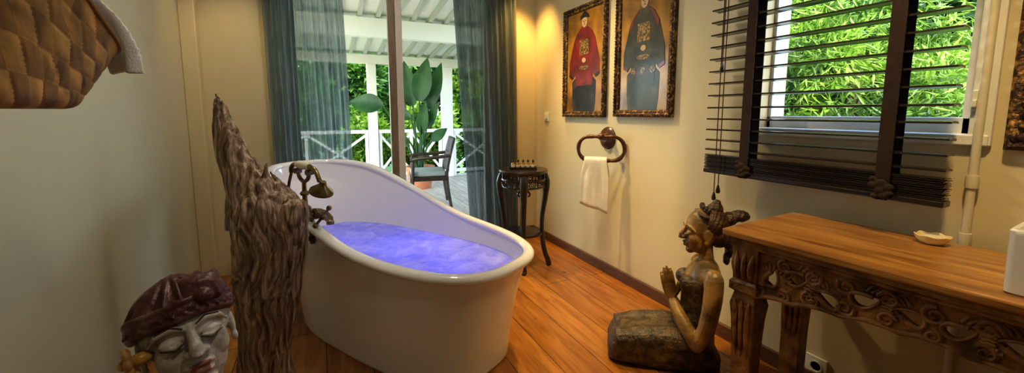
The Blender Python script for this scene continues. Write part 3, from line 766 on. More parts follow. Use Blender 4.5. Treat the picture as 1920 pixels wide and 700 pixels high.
# ------------------------------------------------------------------ portraits
def rectframe(b, X, y0, y1, z0, z1, profile):
    rings = []
    for ins, h in profile:
        rings.append([(X - h, y0 + ins, z0 + ins), (X - h, y1 - ins, z0 + ins), (X - h, y1 - ins, z1 - ins), (X - h, y0 + ins, z1 - ins)])
    loft(b, rings, caps=False, closed=True)
def poly(b, pts, X, th):
    n = len(pts); v = [b.verts.new((X - th, y, z)) for y, z in pts]; w = [b.verts.new((X, y, z)) for y, z in pts]
    b.faces.new(v); b.faces.new(w[::-1])
    for i in range(n): b.faces.new((v[i], w[i], w[(i + 1) % n], v[(i + 1) % n]))
def portrait(pxl, pxr, label, robe_m, kind):
    yl = onX(pxl, 218, XR - .02).y; yr = onX(pxr, 221, XR - .02).y
    zb = onX(pxl, 219, XR - .02).z; zt = onX(1057, 24, XR - .02).z
    X = XR - .004
    t = thing('framed_portrait', label, 'picture', (XR, (yl + yr) / 2, zb))
    b = B(); rectframe(b, X, yr, yl, zb, zt, [(0, 0), (0, .024), (.008, .030), (.018, .030), (.026, .020), (.036, .022), (.042, .018), (.046, .010), (.046, 0)])
    w, h = yl - yr, zt - zb
    for k in range(int(h / .022)):
        for y in (yl - .013, yr + .013): ell(b, (X - .030, y, zb + .013 + k * .022), (.006, .008, .009), seg=8, rings=5)
    for k in range(int(w / .022)):
        for z in (zb + .013, zt - .013): ell(b, (X - .030, yr + .013 + k * .022, z), (.006, .009, .008), seg=8, rings=5)
    obj('frame', b, M_gframe, t, ang=35)
    b = B(); box(b, X - .008, X - .001, yr + .04, yl - .04, zb + .04, zt - .04); obj('canvas', b, M_canvas, t, ang=0)
    Y0, Z0, w, h = yl - .046, zb + .046, w - .092, h - .092
    P = lambda pts: [(Y0 - a * w, Z0 + c * h) for a, c in pts]
    sym = lambda half: half + [(1 - a, c) for a, c in half[::-1]]
    E = lambda a, c, ra, rc, n=20: P([(a + ra * cos(2 * PI * i / n), c + rc * sin(2 * PI * i / n)) for i in range(n)])
    XX = X - .008
    def piece(name, pts, th, m): b = B(); poly(b, pts, XX, th); obj(name, b, m, t, ang=0)
    piece('skirt', P(sym([(.20, .0), (.17, .10), (.16, .30), (.24, .34)])), .0012, M_navy)
    piece('robe', P(sym([(.26, .24), (.25, .38), (.17, .33), (.07, .36), (.08, .50), (.20, .72), (.30, .80), (.42, .845)])), .0022, robe_m)
    tm_ = M_navy if kind == 0 else M_red
    for s in (0, 1):
        f = (lambda a: a) if s == 0 else (lambda a: 1 - a)
        piece('cuff', P([(f(.07), .36), (f(.17), .33), (f(.18), .36), (f(.08), .39)]), .0032, tm_)
        if kind: piece('collar', P([(f(.20), .72), (f(.33), .81), (f(.40), .83), (f(.30), .75), (f(.22), .66)]), .0032, tm_)
    if kind == 0: piece('hem', P([(.28, .24), (.72, .24), (.72, .262), (.28, .262)]), .0032, tm_)
    piece('badge', P([(.37, .57), (.63, .57), (.63, .72), (.37, .72)]), .0034, M_gold)
    piece('belt', E(.5, .44, .13, .022), .0034, M_gold)
    if kind:
        for a in (.3, .5, .7): piece('medallion', E(a, .33, .06, .028), .0034, M_gold)
    piece('face', E(.5, .895, .075, .058), .003, M_face)
    piece('hands', E(.5, .515, .055, .025), .0036, M_face)
    for a in (.47, .53): piece('eye', E(a, .90, .013, .006, 10), .0036, M_navy)
    piece('mouth', E(.5, .868, .02, .005, 10), .0036, M_red)
    piece('nose', P([(.496, .895), (.504, .895), (.512, .88), (.488, .88)]), .0036, M_canvas)
    piece('hat', P([(.37, .925), (.40, .96), (.46, .985), (.5, 1.0), (.54, .985), (.60, .96), (.63, .925), (.5, .935)]), .004, M_navy)
    return t
portrait(1056, 1133, 'gilt framed portrait of a seated figure in a red robe, left of the pair', M_red, 0)
portrait(1151, 1259, 'gilt framed portrait of a seated figure in a dark robe, above towel ring', M_navy, 1)

# ------------------------------------------------------------------ towel ring and hand towel
bp_ = onX(1141, 259, XR); rc_ = onX(1127, 279, 1.775)
e1 = Vector((.75, -.66, 0)).normalized(); e3 = Vector((-.66, -.75, 0)).normalized()
tr = thing('towel_ring', 'turned dark wooden towel ring on the wall below the portraits', 'towel holder', bp_)
b = B(); lathe(b, [(0, 0), (.082, 0), (.082, .008), (.072, .016), (.074, .022), (.054, .026), (.046, .034), (.024, .040), (0, .040)], 32, bp_, Matrix.Rotation(-PI / 2, 4, 'Y')); obj('backplate', b, M_ring, tr)
pts = []
hw, hh, cr_ = .158, .084, .078
for (sx, sz, a0) in ((1, 1, 0), (-1, 1, PI / 2), (-1, -1, PI), (1, -1, 3 * PI / 2)):
    for k in range(7):
        a = a0 + k * PI / 12; pts.append(rc_ + e1 * (sx * (hw - cr_) + cr_ * cos(a)) + Vector((0, 0, sz * (hh - cr_) + cr_ * sin(a))))
pp = []
for i in range(len(pts)):
    q = pts[(i + 1) % len(pts)] - pts[i]; m = max(1, int(q.length / .012))
    for k in range(m): pp.append(pts[i] + q * k / m)
b = B(); tube(b, pp, [.0135 + .002 * sin(i * 1.1) for i in range(len(pp))], 12, closed=True); obj('ring', b, M_ring, tr)
tp = rc_ + Vector((0, 0, hh))
b = B(); tube(b, cr([bp_ + Vector((-.03, 0, 0)), (bp_ * .6 + tp * .4) + Vector((0, 0, .012)), tp], 6), [.018 + .004 * sin(i * 1.3) for i in range(13)], 12); ell(b, tp, (.026, .026, .026)); obj('bracket', b, M_ring, tr)
bc = rc_ + Vector((0, 0, -hh)) - e1 * .035
b = B(); g = []; path = []
for k in range(15): path.append((.022 + .004 * (1 - k / 14), -.34 + .34 * k / 14))
for k in range(1, 8): a = k * PI / 8; path.append((.022 * cos(a), .022 * sin(a)))
for k in range(12): path.append((-.022 - .003 * k / 11, -.28 * k / 11))
nx = 30
for i in range(nx + 1):
    u = i / nx; row = []
    for k, (o_, z) in enumerate(path):
        fl = min(1, abs(z) * 5) if z < 0 else 0
        wv = (.012 * sin(u * 9 + z * 4) + .004 * sin(u * 23 + 1 - z * 3)) * fl + .003 * noise.noise(Vector((u * 5, z * 8, k > 20)))
        wid = .195 - .04 * ss(-.14, .02, z)
        row.append(b.verts.new(bc + e1 * ((u - .5) * wid + .02 * z) + e3 * (o_ + (wv if k < 18 else -abs(wv) * .5)) + Vector((0, 0, z - .06 * (u - .5) * fl * (1 if k < 15 else -1)))))
    g.append(row)
for i in range(nx):
    for k in range(len(path) - 1): b.faces.new((g[i][k], g[i + 1][k], g[i + 1][k + 1], g[i][k + 1]))
o = obj('hand_towel', b, M_towel, None, label='white hand towel draped over the wooden towel ring', cat='towel', ang=80)
s_ = o.modifiers.new('s', 'SOLIDIFY'); s_.thickness = .006; s_.offset = 1

# ------------------------------------------------------------------ blind
XBL = 1.79
yl = onX(1326, 320, XBL).y; yr = onX(1772, 385, XBL).y
zb0 = onX(1326, 322, XBL).z
bl = thing('venetian_blind', 'dark wooden venetian blind partly lowered over the window', 'blind', (XBL, (yl + yr) / 2, zb0))
b = B(); z = zb0 + .118; SP = .0585; i = 0
def slat(b, z, tilt=0.0, dy=0, th=.0016, wd=.05):
    rings = []
    for yy in (yr, yl):
        ring = []
        for sg in (1, -1):
            for k in (range(7) if sg == 1 else range(6, -1, -1)):
                q = (k / 6 - .5) * wd; ring.append((XBL + q * cos(tilt), yy + dy, z + q * sin(tilt) + .0025 * (1 - (q / (wd / 2)) ** 2) + sg * th))
        rings.append(ring)
    loft(b, rings)
gaps = [.048, .050, .053, .056]
while z < 2.28:
    slat(b, z, .06 * (1 - min(1, (z - zb0) / .5)) - .05 + .03 * math.sin(i * 2.1), th=.0034, wd=.050); z += gaps[i] if i < len(gaps) else SP; i += 1
obj('slats', b, M_blind, bl, ang=60)
b = B()
for k in range(12): slat(b, zb0 + .025 + k * .0060, .03 * math.sin(k * 1.7), .003 * math.sin(k * 2.3))
obj('gathered_slats', b, M_blind, bl, ang=60)
b = B(); box(b, XBL - .027, XBL + .027, yr - .004, yl + .004, zb0, zb0 + .021); obj('bottom_rail', b, M_blind, bl, bevel=.004, ang=0)
b = B(); box(b, XBL - .03, XBL + .03, yr, yl, 2.29, 2.35); obj('headrail', b, M_blind, bl, bevel=.003, ang=0)
for px in (1404, 1674):
    yy = onX(px, 150, XBL - .03).y; b = B(); wd = .021
    box(b, XBL - .034, XBL - .031, yy - wd, yy + wd, zb0 + .03, 2.31); box(b, XBL + .031, XBL + .034, yy - wd, yy + wd, zb0 + .03, 2.31)
    obj('ladder_tape', b, M_tape, bl, ang=0)
    b = B()
    for k, (dy, dz, r) in enumerate(((-.018, .0, .020), (.018, .004, .020), (0, .014, .018), (-.012, -.03, .016), (.014, -.034, .014), (0, -.012, .020), (-.026, -.02, .012), (.024, .026, .012))):
        ell(b, (XBL - .038, yy + dy, zb0 + .045 + dz), (.012, r, r * .72), seg=14, rings=8)
    box(b, XBL - .034, XBL + .034, yy - wd * .8, yy + wd * .8, zb0 - .003, zb0 + .0)
    obj('tape_knot', fuse(b, .0035, 2), M_tape, bl, ang=60)
for px, pend in ((1360, 128), (1352, 355), (1344, 368)):
    q = onX(px - 6, pend, XBL - .045); b = B(); tube(b, [(q.x, q.y, 2.3), (q.x, q.y, q.z)], .0022, 6)
    co_ = obj('cord', b, M_tape, bl)
    b = B(); lathe(b, [(0, 0), (.009, .001), (.011, .012), (.007, .03), (.004, .04), (0, .04)], 12, (q.x, q.y, q.z - .02)); obj('tassel', b, M_blind, co_)

# ------------------------------------------------------------------ console table
TZ = .78; tA = Vector((1.322, .985, 0)); trot = math.radians(4.5)
LT, DT = 1.12, .49
tb = thing('console_table', 'carved wooden console table under the window with pierced apron', 'table', mtx=Matrix.Translation(tA) @ Matrix.Rotation(trot, 4, 'Z'))
b = B(); box(b, 0, DT, -LT, 0, TZ - .026, TZ); obj('tabletop', b, M_tablewood, tb, local=True, bevel=.006, ang=0)
b = B(); box(b, .012, DT, -LT + .012, -.012, TZ - .045, TZ - .026); box(b, .024, DT, -LT + .024, -.024, TZ - .060, TZ - .045); obj('moulding', b, M_carve, tb, local=True, bevel=.006, ang=0)
def tleg(x, y):
    b = B(); rings = []
    for z, h in ((0, .030), (.02, .038), (.05, .044), (.07, .034), (.30, .035), (.44, .040), (.50, .046), (.545, .036), (.555, .050), (.585, .050), (.595, .042), (.72, .046), (TZ - .03, .046)):
        rings.append([(x + sx * h, -y + sy * h, z) for sx, sy in ((-1, -1), (1, -1), (1, 1), (-1, 1))])
    loft(b, rings)
    for k in range(3):
        tube(b, cr([(x - .04, -y - .024 + k * .024, .60), (x - .05, -y - .024 + k * .024, .65), (x - .044, -y - .03 + k * .03, .70)], 4), [.005, .008, .010, .011, .011, .010, .008, .005, .003], 8)
        tube(b, cr([(x - .024 + k * .024, -y + .04, .60), (x - .024 + k * .024, -y + .05, .65), (x - .03 + k * .03, -y + .044, .70)], 4), [.005, .008, .010, .011, .011, .010, .008, .005, .003], 8)
        tube(b, cr([(x - .034, -y - .02 + k * .02, .30), (x - .044, -y - .02 + k * .02, .42), (x - .048, -y - .026 + k * .026, .52)], 4), [.003, .005, .007, .008, .009, .009, .008, .006, .003], 8)
    return obj('leg', b, M_carve, tb, local=True, bevel=.004, ang=30)
tleg(.074, .074); tleg(.074, LT - .074); tleg(DT - .065, .074); tleg(DT - .065, LT - .074)
def tear(cx, cz, l, w, ang, n=20):
    out = []
    for i in range(n):
        a = 2 * PI * i / n; x = l * cos(a); y = w * sin(a) * (1 - .55 * cos(a)) + .25 * w * cos(a) ** 2
        out.append((cx + x * cos(ang) - y * sin(ang), cz + x * sin(ang) + y * cos(ang)))
    return out
def apron_outline(L, drop_end, drop_mid, scal):
    top = TZ - .05; out = [(0, top), (L, top)]; n = 72
    for i in range(n + 1):
        u = 1 - i / n; arch = abs(2 * u - 1)
        d = drop_mid + (drop_end - drop_mid) * arch ** 1.6
        out.append((L * u, top - d + scal * abs(sin(u * PI * 7)) * .6))
    return out
L1 = LT - .20
top = TZ - .055
hspec = ((.07, -.090, .034, .019, 1.2), (.155, -.064, .037, .021, .35), (.245, -.095, .037, .020, 2.7), (.345, -.064, .036, .020, .3), (.45, -.068, .032, .018, 2.8), (.55, -.068, .032, .018, .35), (.655, -.064, .036, .020, 2.85), (.755, -.095, .037, .020, .45), (.845, -.064, .037, .021, 2.8), (.93, -.090, .034, .019, 1.9))
holes = [tear(u * L1, top + dz, l, w, a) for u, dz, l, w, a in hspec]
b = curve2d(apron_outline(L1, .190, .132, .014), holes, .020)
Mf = Matrix(((0, 0, 1, .055), (-1, 0, 0, -.10), (0, 1, 0, 0), (0, 0, 0, 1)))
b.transform(Mf)
def spiral(c, r0, turns, dirn, a0=0, n=36):
    return [(c[0] + r0 * (1 - .82 * i / n) * cos(a0 + dirn * turns * 2 * PI * i / n), c[1] + r0 * (1 - .82 * i / n) * sin(a0 + dirn * turns * 2 * PI * i / n)) for i in range(n + 1)]
def relief(b, pts2, rad, Mx, off=-.012):
    n = len(pts2); tube(b, [Mx @ Vector((p[0], p[1], off)) for p in pts2], [rad * (1 - .6 * i / n) for i in range(n)], 8)
for h in holes:
    relief(b, h[3:] + h[:2], .008, Mf)
for u, dz, r, dr_, a0 in ((.11, -.035, .022, 1, 1.5), (.20, -.045, .024, -1, .5), (.20, -.118, .028, 1, 2.0), (.295, -.040, .024, 1, 2.5), (.295, -.105, .024, -1, .2), (.40, -.040, .024, -1, 3.0), (.40, -.098, .020, 1, .5), (.5, -.045, .026, 1, 1.5), (.5, -.100, .018, -1, 1.5), (.60, -.040, .024, 1, .14), (.60, -.098, .020, -1, 2.5), (.705, -.040, .024, -1, .6), (.705, -.105, .024, 1, 3), (.80, -.045, .024, 1, 2.6), (.80, -.118, .028, -1, 1.0), (.89, -.035, .022, -1, 1.6), (.03, -.145, .024, 1, 1), (.97, -.145, .024, -1, 2), (.11, -.14, .022, -1, 2), (.89, -.14, .022, 1, 1)):
    relief(b, spiral((u * L1, top + dz), r, 1.6, dr_, a0), .0072, Mf)
for u, dz, l, w, a in hspec:
    for k in range(9):
        q = -1.2 + k * .3; c0 = (u * L1 + (l + .004) * cos(a + q), top + dz + (l * .75 + .004) * sin(a + q)); c1 = (c0[0] + .026 * cos(a + q * .6), c0[1] + .022 * sin(a + q * .6))
        if top - .135 < c1[1] < top: relief(b, [c0, ((c0[0] + c1[0]) / 2, (c0[1] + c1[1]) / 2 + .003), c1], .0055, Mf)
eo = apron_outline(L1, .190, .132, .014)[2:]
relief(b, [(p[0], p[1] + .006) for p in eo], .009, Mf)
relief(b, [(p[0], p[1] + .006) for p in eo[::-1]], .009, Mf)
obj('front_apron', b, M_carve, tb, local=True, ang=40, recalc=True)
L2 = DT - .18
b = curve2d(apron_outline(L2, .13, .085, .010), [tear(.3 * L2, TZ - .11, .028, .014, .4), tear(.7 * L2, TZ - .11, .028, .014, 2.7)], .018)
Ms = Matrix(((1, 0, 0, .10), (0, 0, 1, -.060), (0, 1, 0, 0), (0, 0, 0, 1))); b.transform(Ms)
obj('side_apron', b, M_carve, tb, local=True, ang=40)

# soap dish, basin
sd = onZ(1747, 457, TZ)
dish = thing('soap_dish', 'small cream scalloped dish on the wooden table', 'dish', sd)
b = B(); rings = []
for r, z in ((.018, 0), (.027, .002), (.038, .014), (.043, .028), (.041, .029), (.035, .017), (.024, .009), (.004, .007)):
    rings.append([sd + Vector((r * (1 + .05 * cos(6 * t)) * cos(t), r * (1 + .05 * cos(6 * t)) * sin(t), z + (.002 * cos(6 * t) if z > .012 else 0))) for t in [2 * PI * j / 60 for j in range(60)]])
loft(b, rings); obj('bowl', b, M_cream, dish, ang=60)
b = B(); lathe(b, [(0, .010), (.018, .010), (.024, .017), (.022, .026), (0, .028)], 24, sd); obj('wrapped_soap', b, M_porc, None, label='round cream soap lying in the scalloped dish', cat='soap')
sp_ = onZ(1874, 548, TZ)
bs = thing('vessel_basin', 'white rectangular ceramic basin on the right end of table', 'basin', mtx=Matrix.Translation(sp_) @ Matrix.Rotation(trot, 4, 'Z'))
b = B(); rings = []
def rr(x0, x1, y0, y1, r, z, n=6):
    out = []
    for (cx_, cy_, a0) in ((x1 - r, y1 - r, 0), (x0 + r, y1 - r, PI / 2), (x0 + r, y0 + r, PI), (x1 - r, y0 + r, 1.5 * PI)):
        for k in range(n + 1):
            a = a0 + k * PI / 2 / n; out.append((cx_ + r * cos(a), cy_ + r * sin(a), z))
    return out
bw, bl_ = .36, .42
for ins, z in ((.006, 0), (.002, .004), (.0, .142), (.0, .15), (.003, .154), (.012, .154), (.018, .148), (.03, .05), (.06, .035)):
    rings.append(rr(ins, bw - ins, -bl_ + ins, -ins, .014, z))
loft(b, rings); obj('bowl', b, M_ceram, bs, local=True, ang=40)
b = B(); lathe(b, [(0, .034), (.022, .034), (.022, .038), (0, .039)], 20, (bw / 2, -bl_ / 2, 0)); obj('drain', b, M_brass, bs, local=True)

# pipe, mirror frame, switch, socket
p1 = onX(1858, 60, XR - .03); pb = onX(1812, 400, XR - .03); yp = (p1.y + pb.y) / 2
pi_ = thing('wall_pipe', 'thin cream painted pipe running up the wall right of the blind', 'pipe', (XR - .022, yp, 0))
b = B(); tube(b, [(XR - .022, yp, 0), (XR - .022, yp, ZC)], .0115, 12); obj('pipe_run', b, M_pipe, pi_)
for z in (.98, .79, 1.75):
    b = B(); lathe(b, [(.0115, -.02), (.0155, -.02), (.0165, 0), (.0155, .02), (.0115, .02)], 14, (XR - .022, yp, z)); box(b, XR - .02, XR, yp - .008, yp + .008, z - .008, z + .008); obj('clamp', b, M_pipe, pi_)
b = B(); q = onX(1826, 190, XR - .02); box(b, XR - .024, XR - .001, q.y - .014, q.y + .006, q.z - .03, q.z + .035); box(b, XR - .034, XR - .024, q.y - .009, q.y + .001, q.z - .02, q.z + .005); obj('window_catch', b, M_plastic, None, label='small white catch on the right edge of window casing', cat='latch', bevel=.003, ang=0)
yq = yp - .055
mf = thing('framed_mirror', 'ornate gilt framed mirror at the right edge of the photo', 'mirror', (XR, yq - .35, 1.08))
zmb = onX(1882, 281, XR - .02).z
b = B(); rectframe(b, XR - .001, yq - .7, yq, zmb, 2.05, [(0, 0), (0, .02), (.012, .03), (.03, .022), (.05, .03), (.07, .026), (.085, .010), (.085, 0)])
for k in range(26): ell(b, (XR - .026, yq - .04, zmb + .04 + k * .036), (.010, .016, .015), seg=10, rings=6); ell(b, (XR - .026, yq - .02 - k * .026, zmb + .04), (.010, .011, .016), seg=10, rings=6)
obj('frame', b, M_gframe, mf, ang=35)
b = B(); box(b, XR - .008, XR - .002, yq - .62, yq - .08, zmb + .08, 1.97); obj('mirror_glass', b, M_mirror, mf, ang=0)
q = onX(1026, 219, XR); sw = thing('light_switch', 'small white switch on right wall near the corner', 'switch', q)
b = B(); box(b, q.x - .009, q.x, q.y - .04, q.y + .04, q.z - .04, q.z + .04); obj('plate', b, M_plastic, sw, bevel=.003, ang=0)
b = B(); box(b, q.x - .013, q.x - .008, q.y - .022, q.y + .022, q.z - .022, q.z + .022); obj('rocker', b, M_plastic, sw, bevel=.002, ang=0)
q = onX(1532, 686, XR); sw = thing('wall_socket', 'white wall socket low on the wall under the console table', 'socket', q)
b = B(); box(b, q.x - .011, q.x, q.y - .042, q.y + .042, q.z - .042, q.z + .042); obj('plate', b, M_plastic, sw, bevel=.003, ang=0)
b = B(); lathe(b, [(.026, .010), (.026, .014), (.021, .014), (.019, .011)], 20, q, Matrix.Rotation(-PI / 2, 4, 'Y')); obj('outlet', b, M_plastic, sw)

# ------------------------------------------------------------------ kneeling statue
kc = onZ(1238, 668, 0)
kn = thing('kneeling_statue', 'kneeling carved wooden woman with praying hands beside the console table', 'statue', kc, math.atan2(.60, -.80))
HS = .205
KM = Matrix.Translation((-.165, 0, .648)) @ Matrix.Rotation(math.radians(2), 4, 'Y') @ Matrix.Scale(HS, 4)
b = B(); head_shapes(b, KM)
def oval(cx, a, c, z, n=28): return [Vector((cx + a * cos(2 * PI * j / n), c * sin(2 * PI * j / n), z)) for j in range(n)]
loft(b, [oval(-.14, .10, .13, .10), oval(-.145, .090, .112, .18), oval(-.155, .066, .086, .27), oval(-.165, .076, .096, .34), oval(-.168, .082, .108, .41), oval(-.18, .068, .117, .46), oval(-.185, .051, .089, .495), oval(-.185, .035, .043, .515), oval(-.182, .031, .034, .56), oval(-.178, .034, .036, .60)])
for s in (-1, 1):
    ell(b, (-.106, s * .046, .405), (.038, .040, .038))
    tube(b, cr([(-.185, s * .10, .475), (-.19, s * .125, .455), (-.185, s * .137, .36), (-.165, s * .143, .24), (-.13, s * .14, .155)], 6), [lin([.031, .042, .040, .036, .033], i / 24) for i in range(25)], 14)
    ell(b, (-.128, s * .14, .155), (.033, .033, .033))
    tube(b, cr([(-.128, s * .14, .155), (-.09, s * .10, .215), (-.055, s * .05, .275), (-.042, s * .022, .31)], 6), [lin([.034, .033, .027, .020], i / 18) for i in range(19)], 14)
    d = Vector((.22, 0, 1)).normalized(); pw = Vector((1, 0, -.22)).normalized()
    p0 = Vector((-.040, s * .013, .30))
    loft(b, [[p0 + d * q + pw * (w * cos(t)) + Vector((0, s * .010 * sin(t), 0)) for t in [2 * PI * j / 16 for j in range(16)]] for q, w in ((0, .018), (.03, .027), (.06, .031), (.085, .030))])
    for k, (off, ln) in enumerate(((-.023, .078), (-.0075, .090), (.0075, .084), (.023, .064))):
        f0 = p0 + d * .075 + pw * off
        tube(b, [f0, f0 + d * ln * .5 + Vector((0, s * .003, 0)), f0 + d * ln * .85 + Vector((0, s * .001, 0)), f0 + d * ln], [.0085, .008, .007, .004], 10)
    t0 = p0 + d * .025 - pw * .02
    tube(b, [t0, t0 - pw * .022 + d * .025, t0 - pw * .026 + d * .055], [.010, .009, .005], 10)
obj('figure', fuse(b, .0032, 2), M_statue, kn, local=True, ang=70)
face_paint(KM, kn, M_paintline, M_statdark, True)
b = B()
rings = []
for x, w, h in ((-.262, .05, .05), (-.25, .085, .085), (-.215, .120, .13), (-.15, .136, .18), (-.05, .144, .190), (.06, .146, .180), (.14, .143, .170), (.195, .133, .157), (.232, .115, .134), (.254, .08, .094)):
    ring = []
    for j in range(36):
        a = 2 * PI * j / 36; cc, s_ = cos(a), sin(a)
        ring.append(Vector((x, math.copysign(abs(cc) ** .6, cc) * w, max(0, h / 2 + math.copysign(abs(s_) ** .6, s_) * h / 2))))
    rings.append(ring)
loft(b, rings)
for s in (-1, 1):
    tube(b, cr([(-.12, s * .075, .125), (.0, s * .080, .132), (.13, s * .078, .119), (.215, s * .07, .104)], 5), [.066] * 6 + [.063] * 5 + [.056] * 5, 16)
    tube(b, cr([(.20, s * .08, .05), (.0, s * .095, .047), (-.2, s * .075, .043)], 5), [.047] * 11, 14)
sk = fuse(b, .005, 4)
for v in sk.verts:
    v.co.z = max(0, v.co.z)
    v.co += v.normal * (.0014 * sin(v.co.z * 120 + v.co.x * 22) * (1 if v.co.z < .14 else .3))
obj('skirt', sk, M_statdark, kn, local=True, ang=70)
b = B(); loft(b, [oval(-.145, .095, .117, .17), oval(-.155, .072, .092, .27), oval(-.165, .082, .102, .34), oval(-.168, .088, .113, .41), oval(-.176, .082, .113, .435)])
for s in (-1, 1): ell(b, (-.105, s * .046, .405), (.043, .044, .040))
obj('bodice', fuse(b, .004, 2), M_statdark, kn, local=True, ang=70)
b = B()
ell(b, (-.198, 0, .688), (.080, .080, .072)); ell(b, (-.232, 0, .640), (.052, .068, .066))
ell(b, (-.212, 0, .758), (.036, .038, .028)); ell(b, (-.218, 0, .780), (.020, .022, .022))
ell(b, (-.318, 0, .728), (.044, .034, .028)); ell(b, (-.275, 0, .712), (.034, .034, .034))
ell(b, (-.276, 0, .62), (.024, .040, .060)); ell(b, (-.285, 0, .57), (.020, .030, .046)); ell(b, (-.274, 0, .522), (.015, .019, .032))
tube(b, [(-.165 + .085 * cos(a) * .4 - .005, .076 * sin(a), .728 + .01 * cos(a)) for a in [-1.6 + i * .2 for i in range(17)]], .009, 8)
hb = fuse(b, .0035, 2)
for v in hb.verts: v.co += v.normal * .0010 * sin(v.co.x * 300 + v.co.z * 160)
obj('hair', hb, M_hair, kn, local=True, ang=70)
b = B()
for k in range(7):
    a = -1.2 + k * .4; ell(b, (-.185 + .03 * cos(a), .060 * sin(a), .755 + .010 * cos(a)), (.008, .010, .015), seg=10, rings=6)
tube(b, [(-.185 + .03 * cos(a), .060 * sin(a), .744 + .012 * cos(a)) for a in [-1.3 + i * .2 for i in range(14)]], .006, 8)
obj('tiara', b, M_hair, kn, local=True)

# ------------------------------------------------------------------ veranda and garden
YR = 7.6
b = B(); box(b, -3, 5.5, YB + .18, YR + .25, -.12, -.02); struct('veranda_deck', b, M_deck, 'pale grey boarded veranda deck outside the door', 'deck', ang=0)
def roofz(y): return 2.78 - .135 * (y - 3.7)
vr = thing('veranda_roof', 'white boarded lean-to roof over the veranda', 'roof', (1.5, 5.8, 2.2), kind='structure')
b = B(); v = [b.verts.new(p) for p in ((-3, 3.7, roofz(3.7)), (5.5, 3.7, roofz(3.7)), (5.5, YR + .5, roofz(YR + .5)), (-3, YR + .5, roofz(YR + .5)))]
w = [b.verts.new(p.co + Vector((0, 0, .05))) for p in v]; b.faces.new(v); b.faces.new(w[::-1])
for i in range(4): b.faces.new((v[i], v[(i + 1) % 4], w[(i + 1) % 4], w[i]))
obj('roof_boards', b, M_roof, vr, ang=0)
for k in range(26):
    x = -2.0 + k * .23; b = B(); bar(b, (x, 3.72, roofz(3.72) - .03), (x, YR + .48, roofz(YR + .48) - .03), .05, .06)
    obj('rafter', b, M_rafter, vr, ang=0)
b = B(); box(b, -3, 5.5, 5.72, 5.84, roofz(5.8) - .30, roofz(5.8) - .06); obj('cross_beam', b, M_roof, vr, ang=0)
b = B(); box(b, -3, 5.5, YR - .06, YR + .06, roofz(YR) - .20, roofz(YR) - .05); obj('eaves_beam', b, M_roof, vr, ang=0)
posts = [onY(699, 220, YR).x, onY(838, 220, YR).x]
PW = (.075, .10)
for i, x in enumerate(posts):
    b = B(); w_ = PW[i]
    box(b, x - w_, x + w_, YR - .075, YR + .075, -.02, roofz(YR) - .20)
    obj('veranda_post', b, M_white, None, label=['slender white veranda post between door edge and door mullion', 'wider white veranda post beside the dark curtain'][i], cat='post', bevel=.006, ang=0)
def railing(x0, x1, label, np_):
    t = thing('railing', label, 'railing', ((x0 + x1) / 2, YR, -.02))
    b = B(); box(b, x0, x1, YR - .04, YR + .04, .84, .90); obj('top_rail', b, M_white, t, bevel=.005, ang=0)
    b = B(); box(b, x0, x1, YR - .03, YR + .03, .06, .12); obj('bottom_rail', b, M_white, t, bevel=.005, ang=0)
    for k in range(np_):
        a = x0 + (x1 - x0) * k / np_; c = x0 + (x1 - x0) * (k + 1) / np_
        b = B(); bar(b, (a + .01, YR, .13), (c - .01, YR, .83), .03, .04); obj('cross_brace', b, M_white, t, ang=0)
        b = B(); bar(b, (a + .01, YR + .002, .83), (c - .01, YR + .002, .13), .03, .04); obj('cross_brace', b, M_white, t, ang=0)
        if k: b = B(); box(b, a - .025, a + .025, YR - .025, YR + .025, .12, .84); obj('upright', b, M_white, t, ang=0)
    for xx in (x0 + .03, x1 - .03): b = B(); box(b, xx - .025, xx + .025, YR - .025, YR + .025, -.02, .84); obj('upright', b, M_white, t, ang=0)
railing(-2.2, posts[0] - PW[0] - .012, 'white cross-braced railing left of the slender veranda post', 3)
railing(posts[0] + PW[0] + .012, posts[1] - PW[1] - .012, 'white cross-braced railing between the two veranda posts', 2)
railing(posts[1] + PW[1] + .012, 5.3, 'white cross-braced railing right of the wider veranda post', 3)

# strelitzia in pot
pc = onZ(789, 352, -.02)
pc.y = min(pc.y, YR - .45)
pl = thing('potted_palm', 'potted plant with tall dark paddle leaves on the veranda', 'potted plant', pc)
b = B(); lathe(b, [(0, 0), (.17, 0), (.21, .28), (.235, .29), (.235, .36), (.205, .36), (.19, .30), (0, .30)], 28, pc); obj('pot', b, M_terra, pl)
b = B(); lathe(b, [(0, .30), (.19, .30), (.19, .31), (0, .33)], 24, pc); obj('soil', b, M_soil, pl)
def paddle(b, base, tip, wd, nrm, bend=.08):
    base = Vector(base); tip = Vector(tip); d = tip - base; n = Vector(nrm); n = (n - d.normalized() * d.normalized().dot(n)).normalized(); s = d.normalized().cross(n); L = d.length
    rows = []
    for i in range(13):
        t = i / 12; c = base + d * t + n * (-bend * t * t * L); w = wd * (sin(PI * min(1, t * .93 + .05) ** .8)) if i < 12 else .002
        rows.append([b.verts.new(c + s * w * q + n * (.25 * w * abs(q))) for q in (-1, -.5, 0, .5, 1)])
    for i in range(12):
        for j in range(4): b.faces.new((rows[i][j], rows[i][j + 1], rows[i + 1][j + 1], rows[i + 1][j]))
P0 = pc + Vector((0, 0, .3)); dpt = pc.dot(FWD)
